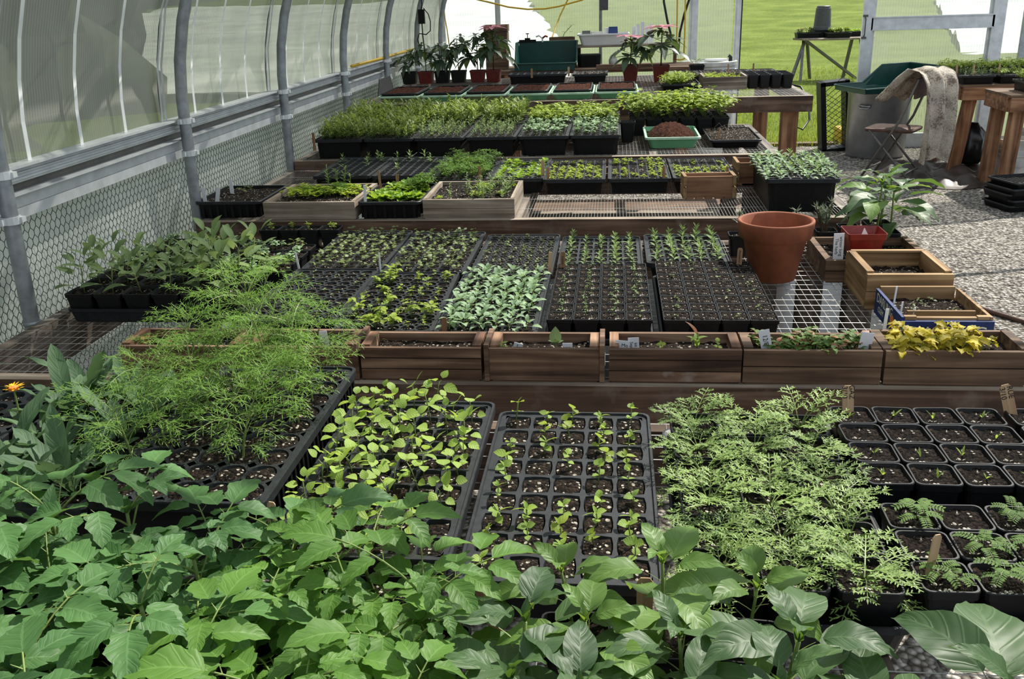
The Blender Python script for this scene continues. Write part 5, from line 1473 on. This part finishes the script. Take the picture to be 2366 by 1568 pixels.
t = crate('small dark wooden planter with a leggy seedling on the potting tray rim', -.60, 9.24, .24, .12, .967, .26, ('wred', 'wred'), 3, 'soil', .02, name='wooden_planter', endup=0)
mb = MB(); mb.tube([(0, 0, 0), (.02, 0, .05), (.06, 0, .09), (.09, 0, .12)], .003, 5, 1)
for c, az in (((.06, 0, .09), 2), ((.09, 0, .12), .2), ((.09, 0, .12), 2.5), ((.07, 0, .06), -.5), ((.03, 0, .06), 3)): mb.leaf(c, az, .4, .04, .028, 'ovate', .6, .2, 5, 1)
mb.obj('leggy_seedling', ['mid', 'stem'], t, (0, 0, .24), smooth=True)
mb = MB(); mb.box((0, 0, .0), (.16, .012, .025)); mb.box((0, 0, .02), (.05, .03, .02)); mb.tube([(0, 0, .03), (0, 0, .075)], .004, 6); mb.box((0, 0, .075), (.03, .012, .008)); mb.obj('spray_head', ['black'], None, (-.80, 9.185, 1.19), label='black sprinkler head on the rim of the green potting tray', cat='sprinkler')
mb = MB(); mb.tube([(0, 0, 0), (0, 0, .035), (-.03, 0, .06), (-.06, 0, .05)], .008, 6, 0); mb.tube([(0, 0, .035), (.03, 0, .055), (.05, 0, .045)], .009, 6, 1)
mb.obj('garden_clip', ['white', 'red'], None, (-.66, 9.185, 1.19), label='small red and white tap fitting on the rim of the green potting tray', cat='tap')
# barrel
t = thing('white_barrel', 'white plastic barrel with a lid at the foot of the back wall', 'barrel', (.945, 9.72, 0))
mb = MB(); mb.loops([(.24, .24, 0), (.265, .265, .1), (.265, .265, .86), (.25, .25, .90), (.268, .268, .91), (.268, .268, .945), (.25, .25, .95), (.24, .24, .935), (.02, .02, .94)], 32, None); mb.obj('barrel_wall', ['dirtywhite'], t, smooth=False)
mb = MB(); mb.loops([(.11, .05, .945), (.11, .05, .965), (.10, .045, .968)], 16, None, 0, True, True, (.06, -.02)); mb.obj('lid', ['white'], t)
mb = MB(); mb.tube([(.19, -.1, .945), (.19, -.1, .985), (.17, -.1, 1.0)], .018, 8); mb.obj('spout', ['rubber'], t)
# cords
mb = MB(); mb.tube([(-1.55, 10.2, 1.70), (-1.41, 10.2, 1.585), (-1.28, 10.2, 1.553), (-1.08, 10.2, 1.50), (-.88, 10.2, 1.472), (-.70, 10.2, 1.472), (-.56, 10.2, 1.49), (-.32, 10.2, 1.545), (-.1, 10.2, 1.63), (.1, 10.2, 1.75)], .009, 6)
mb.obj('yellow_hose', ['yellow'], smooth=True, label='yellow hose sagging across the back wall', cat='hose')
mb = MB(); mb.tube([(-.40, 10.17, 1.72), (-.464, 10.17, 1.55), (-.541, 10.15, 1.405), (-.585, 10.0, 1.28), (-.61, 9.75, 1.19), (-.62, 9.6, .98)], .008, 6)
mb.obj('yellow_hose', ['yellow'], smooth=True, label='yellow hose hanging down to the wooden planter', cat='hose')
mb = MB()
for x in (.645, .725): mb.tube([(x, 10.18, 1.9), (x, 10.18, 1.5), (x + .004, 10.18, 1.2), (x, 10.16, .97)], .008, 6)
mb.tube([(.685 + .06 * cos(a), 10.15, .97 + .035 * sin(a)) for a in [k * .5 for k in range(14)]], .008, 6)
mb.obj('extension_lead', ['yellow'], smooth=True, label='double yellow cord hanging behind the right pink topped castor', cat='cord')
for lb, pts in (('black hose hanging on the back wall, left of the yellow cord', [(.505, 10.2, 1.75), (.511, 10.2, 1.5), (.55, 10.2, 1.32), (.585, 10.2, 1.2), (.62, 10.2, 1.02)]), ('black hose hanging on the back wall, right of the yellow cord', [(.80, 10.2, 1.75), (.762, 10.2, 1.51), (.72, 10.2, 1.38), (.68, 10.2, 1.2), (.67, 10.2, 1.02)])):
    mb = MB(); mb.tube(pts, .012, 6); mb.obj('black_hose', ['rubber'], smooth=True, label=lb, cat='hose')
t = thing('electric_conduit', 'metal conduit with a grey outlet box on the back wall', 'conduit', (-.13, 10.24, .7)); mb = MB(); mb.tube([(0, 0, 0), (0, 0, 2.0)], .017, 8); mb.obj('pipe', ['galv'], t, smooth=True)
mb = MB(); mb.box((.035, -.02, .74), (.085, .06, .14)); mb.loops([(.018, .018, 0), (.018, .018, .004)], 12); mb.obj('outlet_box', ['grey'], t)
# adapter on the wall post
t = thing('power_adapter', 'black power adapter with looped cables tied to the far wall post', 'power adapter', (-1.668, 8.53, 1.40))
mb = MB(); mb.box((0, 0, 0), (.055, .03, .12)); mb.obj('adapter_box', ['black'], t)
mb = MB(); mb.tube([(0, 0, .12), (.01, 0, .16), (0, 0, .25), (-.01, 0, .4)], .006, 6); mb.tube([(.02, 0, .13), (.06, 0, .08), (.075, 0, .02), (.07, 0, -.06), (.03, 0, -.09), (-.03, 0, -.08), (-.05, 0, -.13), (-.03, 0, -.2)], .005, 6); mb.tube([(0, 0, 0), (0, 0, -.1), (.01, 0, -.25)], .006, 6); mb.obj('cable', ['rubber'], t, smooth=True)
mb = MB(); mb.tube([(-1.72, 10.1, 1.75), (-1.735, 10.1, 1.5), (-1.73, 10.1, 1.40), (-1.715, 10.1, 1.30), (-1.70, 10.1, 1.12)], .006, 6); mb.obj('cable', ['yellow'], smooth=True, label='thin yellow cable hanging in the far left corner', cat='cable')
mb = MB(); mb.tube([(-1.765, 6.45, 1.19), (-1.76, 7.4, 1.188), (-1.765, 8.2, 1.19), (-1.76, 8.5, 1.19)], .010, 6); mb.obj('yellow_hose', ['yellow'], smooth=True, label='yellow hose lying along the left wall ledge', cat='hose')
mb = MB(); mb.loops([(.005, .22, .45), (.006, .25, .60), (.006, .25, .95), (.005, .17, 1.06)], 16, .1); mb.obj('grey_sheet', ['grey'], None, (-1.70, 7.12, 0), label='dark grey plastic sheet leaning on the left wall netting', cat='sheet')

# ================================================================== RIGHT SIDE
t = thing('garbage_can', 'galvanized garbage can with a side handle by the doorway', 'garbage can', (2.60, 9.72, 0))
mb = MB(); mb.loops([(.265, .265, 0), (.275, .275, .02), (.295, .295, .60), (.305, .305, .615), (.305, .305, .63), (.292, .292, .63), (.28, .28, .55)], 36, None, 0); mb.obj('can_body', ['steel'], t, smooth=True)
mb = MB(); mb.tube([(-.24, -.205, .50), (-.23, -.24, .485), (-.18, -.275, .485), (-.15, -.26, .50)], .008, 6); mb.box((-.195, -.232, .495), (.12, .02, .02), 0, -.75); mb.obj('handle', ['steel'], t, smooth=True)
potting_tray('dark green potting tray resting on the garbage can', (2.66, 9.70, .645), .60, .80, -1.3, .20, .045, (.03, .0, 0))
# folding chair with a blanket
t = thing('folding_chair', 'rusty brown metal folding chair facing left', 'chair', (2.42, 8.52, 0), -.55)
mb = MB(); mb.loops([(.20, .19, .415), (.205, .195, .43), (.20, .19, .44), (.15, .14, .435)], 20, .06, 0, True, True); mb.obj('seat', ['rust'], t)
for s in (-1, 1):
    mb = MB(); mb.tube([(-.19, s * .20, .0), (.10, s * .20, .52), (.22, s * .20, .86)], .011, 8); mb.obj('front_leg', ['chair'], t, smooth=True)
    mb = MB(); mb.tube([(.24, s * .185, .0), (-.15, s * .185, .43)], .011, 8); mb.obj('rear_leg', ['chair'], t, smooth=True)
mb = MB(); mb.tube([(-.13, -.20, .10), (-.13, .20, .10)], .008, 6); mb.tube([(.18, -.185, .07), (.18, .185, .07)], .008, 6); mb.obj('stretcher', ['chair'], t, smooth=True)
mb = MB(); mb.box((.20, 0, .70), (.02, .40, .16)); mb.obj('backrest', ['rust'], t)
mb = MB()
def bl(u, v):   # u along the drape, v across
    path = [(-.16, .66), (-.08, .74), (.03, .85), (.14, .93), (.26, .92), (.34, .83), (.37, .66), (.38, .50), (.37, .36), (.35, .24)]
    s_ = u * (len(path) - 1); i = min(int(s_), len(path) - 2); f_ = s_ - i
    x = path[i][0] * (1 - f_) + path[i + 1][0] * f_; z = path[i][1] * (1 - f_) + path[i + 1][1] * f_
    wv = (.20 - .09 * max(0, u - .35) / .65) * v
    fold_ = .035 * sin(v * 6 + u * 3) * (0.4 + u) + .016 * sin(v * 13 - u * 4)
    return (x + fold_, wv + .02 * sin(u * 6), z + .02 * cos(v * 5) * (1 - u) - .06 * abs(v) * (u > .35) * (u - .35) * 2)
n1, n2 = 30, 24
for side in (0, 1):
    for i in range(n1 + 1):
        for j in range(n2 + 1):
            q = bl(i / n1, -1 + 2 * j / n2); mb.v.append((q[0] + side * .014, q[1], q[2] - side * .010 * (i < n1 * .45)))
m_ = n2 + 1; K = (n1 + 1) * m_
for i in range(n1):
    for j in range(n2):
        a = i * m_ + j; mb.face([a, a + m_, a + m_ + 1, a + 1]); mb.face([K + a, K + a + 1, K + a + m_ + 1, K + a + m_])
for i in range(n1):
    for j in (0, n2):
        a = i * m_ + j; mb.face([a, K + a, K + a + m_, a + m_])
for j in range(n2):
    for i in (0, n1):
        a = i * m_ + j; mb.face([a, a + 1, K + a + 1, K + a])
o = mb.obj('wool_blanket', ['wool'], None, (2.50, 8.50, 0.012), -1.05, smooth=True, label='mottled beige wool blanket draped over the folding chair back', cat='blanket')
# tables
def wtable(lb, x0, y0, w_, d, z, lean=0):
    t = thing('wooden_table', lb, 'table', (x0 + w_ / 2, y0 + d / 2, 0))
    mb = MB(); mb.box((0, 0, z - .02), (w_, d, .02)); mb.obj('tabletop', ['wbrown'], t)
    mb = MB()
    for yy in (-d / 2 + .02, d / 2 - .02): mb.box((0, yy, z - .13), (w_ - .02, .04, .109))
    for xx in (-w_ / 2 + .02, w_ / 2 - .02): mb.box((xx, 0, z - .13), (.04, d - .09, .109))
    mb.obj('apron', ['wpostx'], t)
    for sx in (-1, 1):
        for sy in (-1, 1):
            mb = MB(); a = Vector((sx * (w_ / 2 - .10), sy * (d / 2 - .085), z - .131)); b = Vector((sx * (w_ / 2 - .10) + sx * 0 - .07 * (sx < 0) * lean, a.y, 0))
            mb.bar(b, a, .095, .085, 0, (0, 1, 0)); mb.obj('leg', ['wpost'], t)
    return t
wtable('wooden table by the door leaf holding trays of bright seedlings', 3.0, 8.66, 1.10, .80, .765, 1)
wtable('wooden table at the right edge of the photo with a leggy post', 3.06, 7.78, 1.0, .55, .765, .4)
for i, (x, y) in enumerate(((2.99, 8.68), (3.30, 8.68), (3.61, 8.68))):
    cell_tray('tray of bright green seedlings, front row of far table, %s from left' % ORD[i], x, y, .285, .36, .765, .075, 5, 6, 'denseb' if i else 'sparse', .9, 1.0, share=.85, fill=.006, group='trays on the far table')
    cell_tray('tray of taller bright green seedlings, back row of far table, %s from left' % ORD[i], x, 9.05, .285, .40, .765, .085, 5, 6, 'denseb', 1, 1.7, share=.85, fill=.006, group='trays on the far table')
for k, (x, y) in enumerate(((3.0, 8.86), (3.12, 8.80), (3.37, 8.9), (3.22, 9.2))): stake('pale stake in the far table trays, %s from the left' % ORD[k], x, y, .83, .09, .016, 'stake')
cell_tray('black tray of leafy green seedlings on the right edge table', 3.22, 7.82, .285, .40, .765, .085, 5, 6, 'denseb', 1, 1.7, share=.85, fill=.006)
for lb, x, y, h in (('white bucket under the right edge table, nearer one', 3.36, 8.30, .36), ('white bucket behind the nearer white bucket', 3.62, 8.62, .38)):
    t = thing('white_bucket', lb, 'bucket', (x, y, 0)); mb = MB()
    mb.loops([(.13, .13, 0), (.142, .142, h * .6), (.150, .150, h * .62), (.150, .150, h * .66), (.143, .143, h * .67), (.150, .150, h * .74), (.150, .150, h * .78), (.144, .144, h * .79), (.15, .15, h * .97), (.155, .155, h), (.145, .145, h), (.135, .135, .02)], 28, None); mb.obj('bucket_wall', ['dirtywhite'], t, smooth=False)
    mb = MB(); mb.tube([(-.152, 0, h * .76), (-.11, -.12, h * .45), (0, -.165, h * .38), (.11, -.12, h * .45), (.152, 0, h * .76)], .003, 5); mb.obj('bail_handle', ['wire'], t)
for k in range(5):
    t = thing('stacked_tray', 'empty black tray in the floor stack by the table, %s from bottom' % ORD[k], 'tray', (3.10 + .02 * sin(k * 2), 7.28 + .012 * cos(k * 3), .042 * k), .25 + .03 * sin(k * 5), 'stack of empty black trays')
    ob('tray_shell', rtray_mesh(.54, .34, .052, .010, .012, floor=.004), t)
    mb = MB()
    for q in range(14): mb.box((-.23 + .46 * q / 13, 0, .003), (.014, .28, .012 if k < 4 else .040))
    mb.obj('rib', ['blacktop'], t, kind='stuff')
mb = MB(); n = 26
random.seed(11)
for j in range(n + 1):
    for i in range(n + 1):
        u, v_ = i / n, j / n; e = min(u, 1 - u, v_, 1 - v_)
        mb.v.append((2.42 + .95 * u + .06 * sin(v_ * 9), 7.98 + 1.35 * v_ + .05 * sin(u * 11), .006 + min(1, e * 6) * (.03 + .025 * sin(u * 23 + v_ * 7) + .022 * sin(v_ * 31 - u * 9))))
for j in range(n):
    for i in range(n):
        a = j * (n + 1) + i; mb.face([a, a + 1, a + n + 2, a + n + 1])
mb.obj('tarp', ['tarp'], smooth=True, label='crumpled brown tarp on the gravel under the chair and tables', cat='tarp')
mb = MB(); mb.loops([(.10, .10, 0), (.17, .15, .08), (.16, .14, .22), (.07, .07, .32), (.03, .03, .36)], 14, None)
for i, vv in enumerate(mb.v): mb.v[i] = (vv[0] + .02 * sin(i * 2.3), vv[1] + .02 * cos(i * 1.7), vv[2])
mb.obj('plastic_bag', ['bag'], None, (3.22, 8.95, .05), smooth=True, label='crumpled black plastic bag under the far table', cat='bag')
# leaning wire cage
t = thing('wire_cage', 'black framed wire cage leaning beside the garbage can', 'cage', (2.30, 10.12, 0)); rot = Matrix.Rotation(-.10, 3, 'Y')
mb = MB()
for p, s_ in (((-.12, 0, 0), (.05, .22, .70)), ((.12, 0, 0), (.04, .22, .70)), ((0, 0, .66), (.28, .22, .04)), ((0, 0, 0), (.28, .22, .03))):
    q = rot @ Vector(p); mb.box(q, s_, 0, 0, 1, rot)
mb.obj('frame', ['black'], t)
mb = MB()
for k in range(12):
    for s_ in (-1, 1):
        a = rot @ Vector((-.11, -.11, .03 + .052 * k)); b = rot @ Vector((.11, -.11, .03 + .052 * k + s_ * .16)); mb.tube([a, b], .003, 4)
mb.obj('wire_mesh', ['rubber'], t)
# table outside
t = thing('outdoor_table', 'round topped grey trestle table on the lawn', 'table', (3.98, 18.3, 0))
mb = MB(); mb.loops([(.72, .50, .70), (.72, .50, .73), (.70, .48, .735)], 28, None); mb.obj('tabletop', ['wpale'], t)
for (ax, ay), (bx, by) in (((-.55, -.1), (-.62, -.45)), ((-.45, .1), (-.30, .35)), ((-.50, 0), (-.75, -.2)), ((.35, .1), (.30, .35)), ((.45, -.1), (.55, -.4)), ((-.55, -.3), (.5, .2))):
    mb = MB(); mb.bar((ax, ay, .70), (bx, by, -.02), .05, .04); mb.obj('leg', ['chair'], t)
mb = MB(); mb.loops([(.165, .165, 0), (.158, .158, .05), (.152, .152, .06), (.13, .13, .36), (.115, .115, .385), (.118, .118, .40), (.10, .10, .41)], 24, None); mb.obj('upturned_pot', ['grey'], None, (3.76, 18.3, .865), label='tall dark upturned pot on the outdoor table', cat='pot')
for lb, x, y, z, k, s_, n_ in (('black tray of small white flowering plants on the outdoor table', 3.45, 18.25, .735, 'mixed', 2.6, 9), ('black tray of pale green bedding plants on the outdoor table', 3.93, 18.0, .735, 'denseb', 2.2, 16), ('black tray of yellow flowering plants on the outdoor table', 4.28, 18.35, .735, 'lettuce', 1.6, 12)):
    t = flat_tray(lb, x - .16, y - .16, .42, .34, z, .09, 'soil', .01)
    for q in range(n_): plant(t, k, (ru(-.17, .17), ru(-.13, .13), .075), s_, 'bedding_plant')
mb = MB(); mb.box((3.76, 18.32, .735), (.34, .34, .13), 0, .1); mb.obj('black_crate', ['black'], label='black crate under the upturned pot on the outdoor table', cat='crate')
mb = MB(); mb.tube([(1.75, 5.1, .012), (1.93, 4.76, .013), (2.03, 4.6, .013), (2.4, 4.3, .012)], .012, 8); mb.obj('garden_hose', ['rust'], smooth=True, label='brown garden hose lying on the gravel at the right edge', cat='hose')
mb = MB(); mb.box((2.55, 10.6, -.02), (.25, .3, .18)); mb.obj('yellow_crate', ['yellow'], label='low yellow crate on the grass behind the wire cage', cat='crate')
